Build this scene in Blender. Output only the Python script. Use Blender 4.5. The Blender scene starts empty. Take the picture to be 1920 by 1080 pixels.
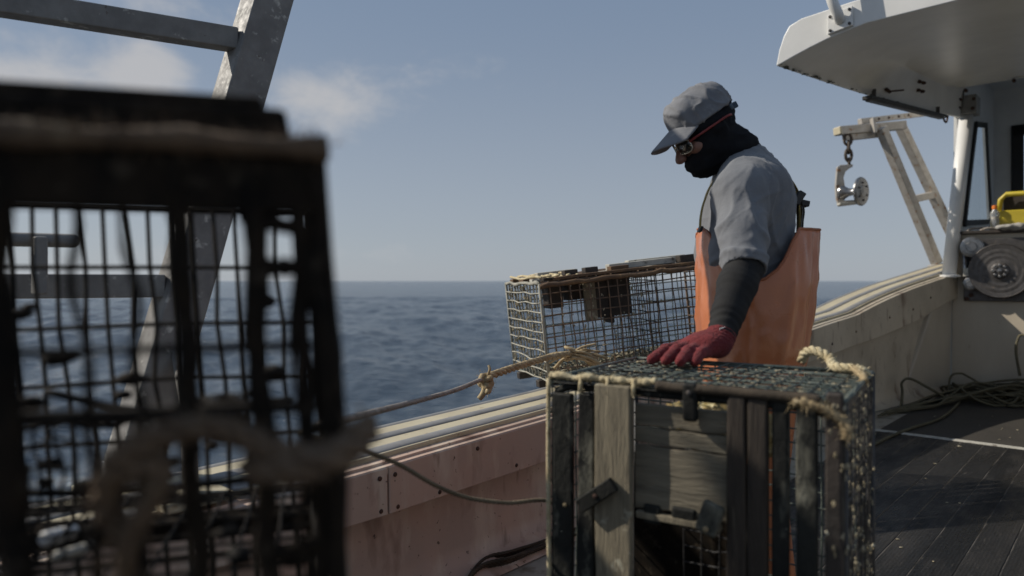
import bpy, math, random
import numpy as np
from mathutils import Vector, Matrix, noise

random.seed(7)
rng = np.random.default_rng(11)
S = bpy.context.scene
COL = S.collection

# ------------------------------------------------------------------ camera, sky, sun, exposure
F, CX, HY, ZC = 1333.33, 960.0, 527.0, 1.1
cd = bpy.data.cameras.new("camera"); cam = bpy.data.objects.new("camera", cd); COL.objects.link(cam)
cam.location = (0, 0, ZC); cam.rotation_euler = (math.radians(90), 0, 0)
cd.lens = 25.0; cd.sensor_width = 36.0; cd.shift_y = -13.0 / 1920.0
cd.clip_start = 0.02; cd.clip_end = 60000
cd.dof.use_dof = True; cd.dof.focus_distance = 2.7; cd.dof.aperture_fstop = 2.2
S.camera = cam
SUN = Vector((-0.94, 0.24, 0.72)).normalized()
SUN_EL = math.asin(SUN.z); SUN_AZ = math.atan2(SUN.x, SUN.y)
ld = bpy.data.lights.new("sun", 'SUN'); ld.energy = 3.9; ld.angle = math.radians(0.6); ld.color = (1.0, 0.93, 0.82)
lo = bpy.data.objects.new("sun", ld); COL.objects.link(lo); lo.rotation_euler = SUN.to_track_quat('Z', 'Y').to_euler()
lo.location = (-30, 5, 30)
S.view_settings.view_transform = 'Standard'; S.view_settings.look = 'None'
S.view_settings.exposure = 0.12; S.view_settings.gamma = 1.0
S.cycles.max_bounces = 8; S.cycles.use_denoising = True

W = bpy.data.worlds.new("World"); S.world = W; W.use_nodes = True
def build_world():
    nt = W.node_tree; N = nt.nodes; L = nt.links; N.clear()
    out = N.new('ShaderNodeOutputWorld'); bg = N.new('ShaderNodeBackground'); bg.inputs[1].default_value = 0.1
    sky = N.new('ShaderNodeTexSky'); sky.sky_type = 'NISHITA'; sky.sun_disc = False
    sky.sun_elevation = SUN_EL; sky.sun_rotation = SUN_AZ
    sky.air_density = 1.0; sky.dust_density = 0.35; sky.ozone_density = 2.2
    tc = N.new('ShaderNodeTexCoord')
    def vmath(op, a, b=None):
        n = N.new('ShaderNodeVectorMath'); n.operation = op
        for i, x in enumerate((a, b)):
            if x is None: continue
            if isinstance(x, tuple): n.inputs[i].default_value = x
            else: L.new(x, n.inputs[i])
        return n
    def fm(op, a, b=None, clamp=False):
        n = N.new('ShaderNodeMath'); n.operation = op; n.use_clamp = clamp
        for i, x in enumerate((a, b)):
            if x is None: continue
            if isinstance(x, (int, float)): n.inputs[i].default_value = x
            else: L.new(x, n.inputs[i])
        return n.outputs[0]
    d = tc.outputs['Generated']
    # soften the sky towards a hazy blue grey
    hs = N.new('ShaderNodeHueSaturation'); hs.inputs['Saturation'].default_value = 0.62; hs.inputs['Value'].default_value = 0.80
    L.new(sky.outputs[0], hs.inputs['Color'])
    # maritime haze: the low sky is a pale blue grey all the way round
    sx = N.new('ShaderNodeSeparateXYZ'); L.new(d, sx.inputs[0])
    el = N.new('ShaderNodeMapRange'); el.interpolation_type = 'SMOOTHSTEP'; el.inputs['From Min'].default_value = -0.02; el.inputs['From Max'].default_value = 0.42
    L.new(sx.outputs['Z'], el.inputs['Value'])
    gm = N.new('ShaderNodeMix'); gm.data_type = 'RGBA'; L.new(el.outputs[0], gm.inputs[0]); gm.inputs[6].default_value = (3.15, 3.55, 4.1, 1); gm.inputs[7].default_value = (1.75, 2.4, 3.45, 1)
    hz = N.new('ShaderNodeMix'); hz.data_type = 'RGBA'; hz.inputs[0].default_value = 0.82; L.new(hs.outputs[0], hz.inputs[6]); L.new(gm.outputs[2], hz.inputs[7])
    # clouds: banks that sit at real compass bearings, broken up by noise
    mp = N.new('ShaderNodeMapping'); mp.inputs['Scale'].default_value = (15, 15, 24); L.new(d, mp.inputs['Vector'])
    n1 = N.new('ShaderNodeTexNoise'); n1.inputs['Scale'].default_value = 1.0; n1.inputs['Detail'].default_value = 12
    n1.inputs['Roughness'].default_value = 0.62; n1.inputs['Distortion'].default_value = 0.25
    L.new(mp.outputs[0], n1.inputs['Vector'])
    total = None
    banks = [(275, 135, 95, 85, .82), (650, 185, 175, 75, 0.44), (60, 150, 160, 45, 0.7), (310, 20, 220, 60, 0.45),
             (735, 474, 210, 26, 0.26), (1035, 155, 34, 26, 0.25), (40, 80, 230, 80, 0.36), (560, 160, 70, 60, 0.35),
             (480, 230, 330, 90, .30), (820, 120, 240, 60, .2), (-500, 150, 400, 120, 0.7), (2600, 300, 300, 60, 0.6), (230, 480, 420, 40, 0.35), (1100, 420, 120, 22, 0.18)]
    for (u, v, ru, rv, k) in banks:
        c = Vector(((u - CX) / F, 1, -(v - HY) / F)); ln = c.length; c.normalize()
        ru, rv = ru / F / ln, rv / F / ln
        s = vmath('SUBTRACT', d, tuple(c)); s = vmath('DIVIDE', s.outputs[0], (ru, ru, rv))
        le = vmath('LENGTH', s.outputs[0])
        m = N.new('ShaderNodeMapRange'); m.interpolation_type = 'SMOOTHSTEP'
        m.inputs['From Min'].default_value = 1.35; m.inputs['From Max'].default_value = 0.0
        m.inputs['To Min'].default_value = 0.0; m.inputs['To Max'].default_value = k
        L.new(le.outputs['Value'], m.inputs['Value'])
        total = m.outputs[0] if total is None else fm('ADD', total, m.outputs[0])
    total = fm('MINIMUM', total, 1.0)
    e = fm('ADD', n1.outputs['Fac'], total)
    mr = N.new('ShaderNodeMapRange'); mr.interpolation_type = 'SMOOTHSTEP'
    mr.inputs['From Min'].default_value = 0.70; mr.inputs['From Max'].default_value = 1.36
    L.new(e, mr.inputs['Value'])
    fac = fm('MULTIPLY', mr.outputs[0], 0.8)
    mx = N.new('ShaderNodeMix'); mx.data_type = 'RGBA'; L.new(fac, mx.inputs[0]); L.new(hz.outputs[2], mx.inputs[6])
    mx.inputs[7].default_value = (4.75, 4.7, 4.75, 1)
    L.new(mx.outputs[2], bg.inputs[0]); L.new(bg.outputs[0], out.inputs[0])
build_world()

# ------------------------------------------------------------------ pixel <-> world helpers, boat frame
ANG = math.atan2(1175, F); SA, CA = math.sin(ANG), math.cos(ANG)
AX = Vector((SA, CA, 0)); PX = Vector((-CA, SA, 0))            # forward, port
def ray(u, v): return Vector(((u - CX) / F, 1.0, -(v - HY) / F))
O = Vector((0, 0, ZC))
def P(u, v, Y): return O + ray(u, v) * Y
def plane(u, v, p, n): d = ray(u, v); return O + d * ((p - O).dot(n) / d.dot(n))
def PS(u, v, s): return plane(u, v, AX * s, AX)
def PT(u, v, t): return plane(u, v, PX * t, PX)
def PZ(u, v, z): return plane(u, v, Vector((0, 0, z)), Vector((0, 0, 1)))
def B(s, t, z): return AX * s + PX * t + Vector((0, 0, z))
def tout(s): return 2.2 - 0.045 * max(0.0, s - 4.8) ** 2
ZS = [-2.5, 0, 1.36, 1.64, 2.65, 4, 5.24, 6.17, 6.67, 7.17, 7.84, 8.47, 9.5]
ZV = [.50, .505, .535, .547, .58, .66, .765, .85, .955, 1.05, 1.165, 1.28, 1.40]
def zcap(s): return float(np.interp(s, ZS, ZV))
def zcoam(s): return float(np.interp(s, [-2.5, 1.43, 2.27, 4.5, 5.73, 6.59, 7.33, 7.94, 9], [.35, .355, .372, .465, .543, .624, .74, .92, 1.1]))
def G(s, off, dz=0.0): return B(s, tout(s) - off, zcap(s) + dz)

# ------------------------------------------------------------------ materials
def mat(name, c1, c2=None, scale=6.0, rough=0.6, metal=0.0, bump=0.0, bscale=60.0, spot=None, spot_scale=12.0, spot_lo=0.58, spot_hi=0.66,
        stretch=(1, 1, 1), spec=0.5, detail=6, spot2=None, spot2_scale=30.0, spot2_lo=0.62, coat=0.0, trans=0.0, rvar=0.0, bstretch=None, sheen=0.0):
    m = bpy.data.materials.new(name); m.use_nodes = True
    nt = m.node_tree; N = nt.nodes; L = nt.links
    b = N['Principled BSDF']
    tc = N.new('ShaderNodeTexCoord'); mp = N.new('ShaderNodeMapping'); mp.inputs['Scale'].default_value = stretch
    L.new(tc.outputs['Object'], mp.inputs['Vector'])
    def ns(sc, det=detail, src=None):
        n = N.new('ShaderNodeTexNoise'); n.inputs['Scale'].default_value = sc; n.inputs['Detail'].default_value = det
        n.inputs['Roughness'].default_value = 0.6
        L.new((src or mp).outputs[0], n.inputs['Vector']); return n
    def rgb(c): return (c[0], c[1], c[2], 1)
    def mix(fac, a, bb):
        x = N.new('ShaderNodeMix'); x.data_type = 'RGBA'; L.new(fac, x.inputs[0])
        for i, q in ((6, a), (7, bb)):
            if isinstance(q, tuple): x.inputs[i].default_value = rgb(q)
            else: L.new(q, x.inputs[i])
        return x.outputs[2]
    def rng_(src, lo, hi):
        r = N.new('ShaderNodeMapRange'); r.inputs['From Min'].default_value = lo; r.inputs['From Max'].default_value = hi
        L.new(src, r.inputs['Value']); return r.outputs[0]
    col = c1
    if c2 is not None: col = mix(rng_(ns(scale).outputs['Fac'], 0.36, 0.64), c1, c2)
    if spot is not None: col = mix(rng_(ns(spot_scale, 8).outputs['Fac'], spot_lo, spot_hi), col, spot)
    if spot2 is not None: col = mix(rng_(ns(spot2_scale, 4, tc_as(N, L, tc)).outputs['Fac'], spot2_lo, spot2_lo + 0.05), col, spot2)
    if isinstance(col, tuple): b.inputs['Base Color'].default_value = rgb(col)
    else: L.new(col, b.inputs['Base Color'])
    b.inputs['Metallic'].default_value = metal
    b.inputs['Specular IOR Level'].default_value = spec
    b.inputs['Coat Weight'].default_value = coat
    b.inputs['Transmission Weight'].default_value = trans
    b.inputs['Sheen Weight'].default_value = sheen
    if rvar > 0:
        r = N.new('ShaderNodeMapRange'); r.inputs['From Min'].default_value = 0.3; r.inputs['From Max'].default_value = 0.7
        r.inputs['To Min'].default_value = max(0.05, rough - rvar); r.inputs['To Max'].default_value = min(1, rough + rvar)
        L.new(ns(scale * 2.3).outputs['Fac'], r.inputs['Value']); L.new(r.outputs[0], b.inputs['Roughness'])
    else: b.inputs['Roughness'].default_value = rough
    if bump > 0:
        src = mp
        if bstretch:
            src = N.new('ShaderNodeMapping'); src.inputs['Scale'].default_value = bstretch; L.new(tc.outputs['Object'], src.inputs['Vector'])
        bp = N.new('ShaderNodeBump'); bp.inputs['Strength'].default_value = 1.0; bp.inputs['Distance'].default_value = bump
        L.new(ns(bscale, 5, src).outputs['Fac'], bp.inputs['Height']); L.new(bp.outputs[0], b.inputs['Normal'])
    return m
def tc_as(N, L, tc):
    mp = N.new('ShaderNodeMapping'); L.new(tc.outputs['Object'], mp.inputs['Vector']); return mp

M = {}
M['white'] = mat('white_gelcoat', (.78, .77, .74), (.70, .69, .66), 3, rough=.34)
M['liner'] = mat('cream_gelcoat', (.55, .48, .375), (.47, .405, .315), 2.5, rough=.5, bump=.002, bscale=6, spot=(.24, .15, .08), spot_scale=7, spot_lo=.63, spot_hi=.74, stretch=(1, 1, .45), spot2=(.05, .035, .03), spot2_scale=34, spot2_lo=.76, rvar=.12)
M['cream'] = mat('cream_cap', (.52, .46, .32), (.45, .39, .27), 5, rough=.55, bump=.001, bscale=50, spot=(.25, .17, .09), spot_scale=14, spot_lo=.62, spot_hi=.72, spot2=(.06, .04, .03), spot2_scale=60, spot2_lo=.74)
M['rail'] = mat('aluminium_rail', (.27, .265, .26), (.21, .205, .20), 9, rough=.6, metal=.12, bump=.0006, bscale=70, spot=(.22, .18, .14), spot_scale=20, spot_lo=.66, spot_hi=.74, rvar=.12)
M['alu'] = mat('weathered_aluminium', (.23, .22, .205), (.17, .16, .15), 14, rough=.65, metal=.05, bump=.0012, bscale=55, spot=(.60, .58, .52), spot_scale=24, spot_lo=.60, spot_hi=.72, spot2=(.10, .08, .06), spot2_scale=34, spot2_lo=.68, rvar=.15)
M['alu_rust'] = mat('salted_aluminium', (.46, .43, .39), (.36, .33, .29), 16, rough=.55, metal=.3, bump=.001, bscale=60, spot=(.26, .14, .07), spot_scale=16, spot_lo=.6, spot_hi=.68, rvar=.12)
M['steel'] = mat('worn_stainless', (.13, .12, .115), (.095, .088, .083), 22, rough=.5, metal=.75, bump=.0004, bscale=120, spot=(.25, .2, .16), spot_scale=18, spot_lo=.62, spot_hi=.72, rvar=.14)
M['chrome'] = mat('polished_steel', (.30, .295, .29), (.22, .215, .21), 30, rough=.32, metal=.9, rvar=.1)
M['steel_grey'] = mat('grey_bracket_steel', (.30, .30, .29), (.22, .22, .215), 12, rough=.6, metal=.1, bump=.001, bscale=50)
M['chip'] = mat('bare_chipped_glassfibre', (.10, .10, .075), (.05, .055, .045), 40, rough=.9)
M['chain'] = mat('dark_chain', (.05, .045, .04), (.10, .07, .05), 40, rough=.6, metal=.4, bump=.001, bscale=90)
M['bolt'] = mat('rusty_bolt', (.045, .025, .02), (.09, .04, .02), 60, rough=.7, metal=.2, bump=.001, bscale=200)
M['black'] = mat('black_rubber', (.016, .016, .017), (.03, .029, .028), 18, rough=.55, bump=.001, bscale=60, rvar=.15)
M['frame_black'] = mat('black_window_frame', (.012, .012, .012), rough=.45)
M['yellow'] = mat('yellow_plastic', (.52, .42, .035), (.44, .34, .03), 9, rough=.42, spot=(.2, .16, .05), spot_scale=14, spot_lo=.62, spot_hi=.7, bump=.0008, bscale=30)
M['orange_cap'] = mat('orange_cap', (.75, .2, .03), rough=.4)
M['rag'] = mat('grey_rag', (.42, .40, .36), (.3, .29, .27), 14, rough=.9, bump=.003, bscale=60)
M['rope_tan'] = mat('tan_rope', (.46, .36, .21), (.30, .22, .12), 30, rough=.92, bump=.0025, bscale=160, spot=(.58, .48, .32), spot_scale=50, spot_lo=.58, spot_hi=.68)
M['rope_pale'] = mat('pale_rope', (.60, .52, .34), (.42, .34, .2), 26, rough=.95, bump=.003, bscale=150, spot=(.26, .2, .11), spot_scale=34, spot_lo=.56, spot_hi=.68)
M['rope_grey'] = mat('grey_twisted_rope', (.40, .36, .32), (.26, .22, .18), 34, rough=.92, bump=.002, bscale=190)
M['rope_green'] = mat('olive_rope', (.12, .105, .062), (.075, .066, .04), 16, rough=.85, bump=.0015, bscale=180)
M['rope_brown'] = mat('brown_hemp_rope', (.15, .10, .062), (.09, .06, .038), 22, rough=.95, bump=.003, bscale=120, spot=(.18, .13, .08), spot_scale=26, spot_lo=.56, spot_hi=.7)
M['rope_slack'] = mat('olive_brown_line', (.20, .155, .10), (.13, .10, .062), 20, rough=.9, bump=.0015, bscale=180)
M['rope_dark'] = mat('dark_rope', (.075, .055, .036), (.04, .03, .02), 16, rough=.9, bump=.002, bscale=160)
M['slat_black'] = mat('black_plastic_slat', (.012, .012, .011), (.028, .028, .024), 11, rough=.65, spec=.2, bump=.004, bscale=60, spot=(.22, .21, .165), spot_scale=15, spot_lo=.53, spot_hi=.70, stretch=(1, 1, .5), spot2=(.36, .34, .27), spot2_scale=80, spot2_lo=.70, rvar=.2)
M['wood_grey'] = mat('weathered_plank', (.27, .228, .155), (.18, .152, .104), 8, rough=.85, bump=.0045, bscale=30, stretch=(9, 9, .8), spot=(.06, .05, .035), spot_scale=11, spot_lo=.55, spot_hi=.70, spot2=(.40, .37, .28), spot2_scale=16, spot2_lo=.60)
M['wood_greyh'] = mat('weathered_cross_plank', (.235, .20, .14), (.155, .132, .094), 8, rough=.85, bump=.0045, bscale=30, stretch=(.8, 9, 9), spot=(.07, .06, .045), spot_scale=9, spot_lo=.6, spot_hi=.74)
M['wood_dark'] = mat('dark_wet_plank', (.024, .017, .012), (.046, .034, .024), 9, rough=.6, bump=.0035, bscale=30, stretch=(9, 9, .9), spot=(.16, .13, .09), spot_scale=10, spot_lo=.62, spot_hi=.76)
M['wood_tar'] = mat('tarred_plank', (.022, .018, .015), (.05, .038, .03), 10, rough=.7, bump=.003, bscale=40)
M['wire_green'] = mat('green_coated_wire', (.060, .082, .074), (.105, .12, .10), 26, rough=.5, bump=.0006, bscale=300, spot=(.24, .22, .16), spot_scale=44, spot_lo=.6, spot_hi=.7)
M['wire_dark'] = mat('black_coated_wire', (.014, .014, .015), (.03, .028, .026), 26, rough=.55, spot=(.16, .15, .12), spot_scale=40, spot_lo=.6, spot_hi=.7)
M['wire_rust'] = mat('rusty_wire', (.10, .07, .05), (.17, .105, .065), 20, rough=.8, bump=.0006, bscale=300, spot=(.30, .16, .08), spot_scale=24, spot_lo=.6, spot_hi=.68)
M['wire_pale'] = mat('pale_wire', (.36, .34, .28), (.24, .23, .19), 22, rough=.8, bump=.0008, bscale=300, spot=(.10, .09, .075), spot_scale=30, spot_lo=.58, spot_hi=.66)  # paler wire colour for the left end of the trap on the rail
M['wire_black'] = mat('tarred_wire', (.010, .009, .008), (.022, .016, .011), 30, rough=.8, spec=.2)
M['slat_tar'] = mat('tarred_slat', (.010, .009, .008), (.024, .018, .013), 24, rough=.95, spec=.08, spot=(.06, .048, .035), spot_scale=40, spot_lo=.58, spot_hi=.72)
M['lath_pale'] = mat('whitened_lath', (.50, .48, .42), (.38, .36, .31), 16, rough=.85, bump=.002, bscale=60, spot=(.12, .10, .08), spot_scale=18, spot_lo=.58, spot_hi=.66)
M['lath_rust'] = mat('rust_brown_lath', (.11, .065, .038), (.17, .10, .05), 16, rough=.85, bump=.002, bscale=60, spot=(.34, .2, .09), spot_scale=16, spot_lo=.6, spot_hi=.7)
M['crud'] = mat('shell_crud', (.42, .37, .26), (.22, .18, .11), 40, rough=.85, bump=.003, bscale=160, spot=(.62, .58, .46), spot_scale=60, spot_lo=.58, spot_hi=.66)
M['bait'] = mat('golden_bait', (.42, .32, .12), (.22, .15, .05), 40, rough=.35, bump=.006, bscale=70, spot=(.66, .58, .34), spot_scale=60, spot_lo=.55, spot_hi=.62)
M['skin'] = mat('skin', (.20, .095, .07), (.24, .12, .085), 12, rough=.5, bump=.0006, bscale=220)
M['shirt'] = mat('grey_shirt', (.165, .171, .183), (.14, .145, .158), 7, rough=.92, bump=.0022, bscale=42, sheen=.15, spot=(.19, .195, .205), spot_scale=20, spot_lo=.6, spot_hi=.75)
M['cap'] = mat('grey_cap', (.20, .203, .215), (.155, .158, .17), 12, rough=.95, bump=.002, bscale=60, spot=(.245, .245, .245), spot_scale=30, spot_lo=.6, spot_hi=.72)
M['cap_mesh'] = mat('blue_grey_cap_back', (.07, .095, .125), (.055, .075, .10), 30, rough=.9, bump=.001, bscale=200)
M['gaiter'] = mat('black_knit', (.008, .008, .010), (.013, .013, .015), 16, rough=.95, bump=.0022, bscale=45, spec=.2)
M['sleeve'] = mat('black_sleeve', (.015, .015, .016), (.022, .0215, .021), 20, rough=.85, spec=.25, bump=.0008, bscale=160, spot=(.09, .085, .08), spot_scale=46, spot_lo=.70, spot_hi=.76)
M['glove'] = mat('red_knit_glove', (.185, .020, .022), (.125, .012, .015), 26, rough=.95, bump=.006, bscale=170, sheen=.05, spot=(.23, .035, .038), spot_scale=60, spot_lo=.56, spot_hi=.66)
M['orange'] = mat('orange_oilskin', (.53, .178, .070), (.47, .15, .058), 5, rough=.33, bump=.0035, bscale=9, spot=(.46, .165, .085), spot_scale=6, spot_lo=.62, spot_hi=.8, rvar=.1, coat=.25)
M['orange_dark'] = mat('orange_welt', (.40, .13, .05), (.30, .09, .035), 12, rough=.45)
M['strap_yellow'] = mat('yellow_strap', (.36, .26, .07), (.22, .16, .05), 40, rough=.85, bump=.001, bscale=200)
M['lens'] = mat('dark_lens', (.02, .022, .018), rough=.08, spec=.8, coat=.5)
M['rim'] = mat('pale_metal_rim', (.55, .5, .42), rough=.25, metal=.8)
M['temple'] = mat('red_temple', (.20, .022, .02), rough=.35)
M['tag'] = mat('white_tag', (.75, .74, .72), rough=.8)
M['boot'] = mat('brown_rubber_boot', (.10, .05, .025), rough=.5)
M['emblem'] = mat('shirt_print', (.10, .105, .115), rough=.95)
M['hullpaint'] = mat('hull_outer_paint', (.55, .54, .50), (.45, .44, .4), 2, rough=.4)

def glass_mat():
    m = bpy.data.materials.new('tinted_glass'); m.use_nodes = True
    b = m.node_tree.nodes['Principled BSDF']; b.inputs['Base Color'].default_value = (.62, .68, .72, 1)
    b.inputs['Transmission Weight'].default_value = 1.0; b.inputs['Roughness'].default_value = 0.0; b.inputs['IOR'].default_value = 1.04
    return m
M['glass'] = glass_mat()
def bottle_mat():
    m = bpy.data.materials.new('clear_plastic'); m.use_nodes = True
    b = m.node_tree.nodes['Principled BSDF']; b.inputs['Base Color'].default_value = (.75, .76, .76, 1)
    b.inputs['Transmission Weight'].default_value = .75; b.inputs['Roughness'].default_value = 0.12; b.inputs['IOR'].default_value = 1.2
    return m
M['bottle'] = bottle_mat()

def nodes_of(name, rough):
    m = bpy.data.materials.new(name); m.use_nodes = True
    return m, m.node_tree.nodes, m.node_tree.links, m.node_tree.nodes['Principled BSDF']
def sea_mat():
    m, N, L, b = nodes_of('sea_water', .1)
    b.inputs['Base Color'].default_value = (.042, .062, .088, 1); b.inputs['Roughness'].default_value = .16; b.inputs['IOR'].default_value = 1.33; b.inputs['Specular IOR Level'].default_value = .40
    g = N.new('ShaderNodeNewGeometry')
    def ns(sc, st, det):
        mp = N.new('ShaderNodeMapping'); mp.inputs['Scale'].default_value = st; mp.inputs['Rotation'].default_value = (0, 0, .35)
        L.new(g.outputs['Position'], mp.inputs['Vector'])
        n = N.new('ShaderNodeTexNoise'); n.inputs['Scale'].default_value = sc; n.inputs['Detail'].default_value = det; n.inputs['Roughness'].default_value = .62
        L.new(mp.outputs[0], n.inputs['Vector']); return n
    a = ns(.9, (.5, 1.6, 1), 8); c = ns(5.5, (.55, 1.5, 1), 5)
    b1 = N.new('ShaderNodeBump'); b1.inputs['Strength'].default_value = 1; b1.inputs['Distance'].default_value = .20; L.new(a.outputs['Fac'], b1.inputs['Height'])
    b2 = N.new('ShaderNodeBump'); b2.inputs['Strength'].default_value = 1; b2.inputs['Distance'].default_value = .035; L.new(c.outputs['Fac'], b2.inputs['Height']); L.new(b1.outputs[0], b2.inputs['Normal'])
    L.new(b2.outputs[0], b.inputs['Normal'])
    # a few breaking crests far out
    w = ns(.09, (.5, 2.6, 1), 7); r = N.new('ShaderNodeMapRange'); r.inputs['From Min'].default_value = .735; r.inputs['From Max'].default_value = .78
    L.new(w.outputs['Fac'], r.inputs['Value'])
    mx = N.new('ShaderNodeMix'); mx.data_type = 'RGBA'; L.new(r.outputs[0], mx.inputs[0]); mx.inputs[6].default_value = (.042, .062, .088, 1); mx.inputs[7].default_value = (.55, .58, .6, 1)
    L.new(mx.outputs[2], b.inputs['Base Color'])
    return m
M['sea'] = sea_mat()
def coaming_mat():
    """paint worn to salmon pink aft, cream forward: wear that follows the boat's length"""
    m, N, L, b = nodes_of('salmon_and_cream_paint', .5)
    tc = N.new('ShaderNodeTexCoord')
    def ns(sc, det=6, st=(1, 1, 1)):
        mp = N.new('ShaderNodeMapping'); mp.inputs['Scale'].default_value = st; L.new(tc.outputs['Object'], mp.inputs['Vector'])
        n = N.new('ShaderNodeTexNoise'); n.inputs['Scale'].default_value = sc; n.inputs['Detail'].default_value = det; L.new(mp.outputs[0], n.inputs['Vector']); return n
    def mr(s, lo, hi, a=0, bb=1):
        r = N.new('ShaderNodeMapRange'); r.inputs['From Min'].default_value = lo; r.inputs['From Max'].default_value = hi
        r.inputs['To Min'].default_value = a; r.inputs['To Max'].default_value = bb; L.new(s, r.inputs['Value']); return r.outputs[0]
    def mix(f, a, bb):
        x = N.new('ShaderNodeMix'); x.data_type = 'RGBA'; L.new(f, x.inputs[0])
        for i, q in ((6, a), (7, bb)):
            if isinstance(q, tuple): x.inputs[i].default_value = q + (1,)
            else: L.new(q, x.inputs[i])
        return x.outputs[2]
    dot = N.new('ShaderNodeVectorMath'); dot.operation = 'DOT_PRODUCT'; L.new(tc.outputs['Object'], dot.inputs[0]); dot.inputs[1].default_value = tuple(AX)
    n0 = ns(3); ad = N.new('ShaderNodeMath'); ad.operation = 'ADD'; L.new(dot.outputs['Value'], ad.inputs[0]); L.new(n0.outputs['Fac'], ad.inputs[1])
    pink = mix(mr(ns(2.4).outputs['Fac'], .38, .62), (.50, .355, .275), (.41, .31, .25))
    worn = mix(mr(ns(9, 8, (1, 1, .3)).outputs['Fac'], .50, .66), pink, (.57, .47, .375))
    cream = mix(mr(ns(3).outputs['Fac'], .4, .62), (.57, .49, .375), (.48, .41, .31))
    c = mix(mr(ad.outputs[0], 3.4, 5.2), worn, cream)
    c = mix(mr(ns(8, 8, (1, 1, .35)).outputs['Fac'], .58, .74), c, (.17, .10, .07))
    c = mix(mr(ns(52, 3).outputs['Fac'], .69, .73), c, (.09, .06, .045))
    c = mix(mr(ns(15, 6, (1, 1, .22)).outputs['Fac'], .64, .74), c, (.20, .13, .09))
    L.new(c, b.inputs['Base Color']); L.new(mr(ns(5).outputs['Fac'], .3, .7, .38, .62), b.inputs['Roughness'])
    bp = N.new('ShaderNodeBump'); bp.inputs['Distance'].default_value = .002; L.new(ns(14).outputs['Fac'], bp.inputs['Height']); L.new(bp.outputs[0], b.inputs['Normal'])
    return m
M['coaming'] = coaming_mat()
def mat_planks():
    """ribbed black rubber deck boards: seams run fore and aft"""
    m, N, L, b = nodes_of('ribbed_deck_rubber', .5)
    tc = N.new('ShaderNodeTexCoord')
    dt = N.new('ShaderNodeVectorMath'); dt.operation = 'DOT_PRODUCT'; L.new(tc.outputs['Object'], dt.inputs[0]); dt.inputs[1].default_value = tuple(PX)
    ds = N.new('ShaderNodeVectorMath'); ds.operation = 'DOT_PRODUCT'; L.new(tc.outputs['Object'], ds.inputs[0]); ds.inputs[1].default_value = tuple(AX)
    def f(op, a, c=None, cl=False):
        n = N.new('ShaderNodeMath'); n.operation = op; n.use_clamp = cl
        for i, q in enumerate((a, c)):
            if q is None: continue
            if isinstance(q, (int, float)): n.inputs[i].default_value = q
            else: L.new(q, n.inputs[i])
        return n.outputs[0]
    def ns(sc, det=6, st=(1, 1, 1)):
        cb = N.new('ShaderNodeCombineXYZ'); L.new(f('MULTIPLY', ds.outputs['Value'], st[0]), cb.inputs[0]); L.new(f('MULTIPLY', dt.outputs['Value'], st[1]), cb.inputs[1])
        n = N.new('ShaderNodeTexNoise'); n.inputs['Scale'].default_value = sc; n.inputs['Detail'].default_value = det; n.inputs['Roughness'].default_value = .65; L.new(cb.outputs[0], n.inputs['Vector']); return n
    def mr(s, lo, hi, a=0, bb=1):
        r = N.new('ShaderNodeMapRange'); r.inputs['From Min'].default_value = lo; r.inputs['From Max'].default_value = hi
        r.inputs['To Min'].default_value = a; r.inputs['To Max'].default_value = bb; L.new(s, r.inputs['Value']); return r.outputs[0]
    def mix(fc, a, bb):
        x = N.new('ShaderNodeMix'); x.data_type = 'RGBA'; L.new(fc, x.inputs[0])
        for i, q in ((6, a), (7, bb)):
            if isinstance(q, tuple): x.inputs[i].default_value = q + (1,)
            else: L.new(q, x.inputs[i])
        return x.outputs[2]
    b.inputs['Specular IOR Level'].default_value = .28
    pit = .128
    wob = f('MULTIPLY', f('SUBTRACT', ns(1.2).outputs['Fac'], .5), .012)
    q = f('DIVIDE', f('ADD', dt.outputs['Value'], wob), pit)
    fr = f('FRACT', q); cell = f('FLOOR', q)
    seam = f('MAXIMUM', mr(fr, .0, .035, 1, 0), mr(fr, .965, 1, 0, 1))
    wn = N.new('ShaderNodeTexWhiteNoise'); wn.noise_dimensions = '1D'; L.new(cell, wn.inputs['W'])
    c = mix(wn.outputs['Value'], (.010, .0098, .0096), (.020, .019, .018))
    c = mix(mr(ns(2.2, 8, (.5, 2)).outputs['Fac'], .5, .72), c, (.042, .038, .034))
    c = mix(mr(ns(40, 4, (.2, 1)).outputs['Fac'], .62, .74), c, (.065, .058, .05))
    c = mix(f('MULTIPLY', seam, mr(ns(5, 5).outputs['Fac'], .42, .6)), c, (.12, .11, .10))
    c = mix(mr(ns(70, 2).outputs['Fac'], .76, .79), c, (.35, .32, .26))
    L.new(c, b.inputs['Base Color'])
    L.new(mr(ns(4, 8, (.5, 1.5)).outputs['Fac'], .35, .65, .20, .75), b.inputs['Roughness'])
    rib = f('SINE', f('MULTIPLY', dt.outputs['Value'], 2 * math.pi / .0125))
    h = f('ADD', f('MULTIPLY', rib, .00022), f('MULTIPLY', seam, -.006))
    h = f('ADD', h, f('MULTIPLY', ns(60, 5).outputs['Fac'], .005))
    bp = N.new('ShaderNodeBump'); bp.inputs['Distance'].default_value = 1.0; L.new(h, bp.inputs['Height']); L.new(bp.outputs[0], b.inputs['Normal'])
    return m
M['planks'] = mat_planks()
M['mat_brown'] = mat('brown_black_rubber_mat', (.030, .026, .021), (.042, .036, .029), 3, rough=.75, bump=.004, bscale=140, spot=(.09, .08, .06), spot_scale=60, spot_lo=.60, spot_hi=.7)
M['deckpaint'] = mat('worn_cream_deck', (.40, .37, .31), (.30, .27, .22), 4, rough=.6, bump=.001, bscale=30, spot=(.16, .13, .09), spot_scale=8, spot_lo=.55, spot_hi=.7)

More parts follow.
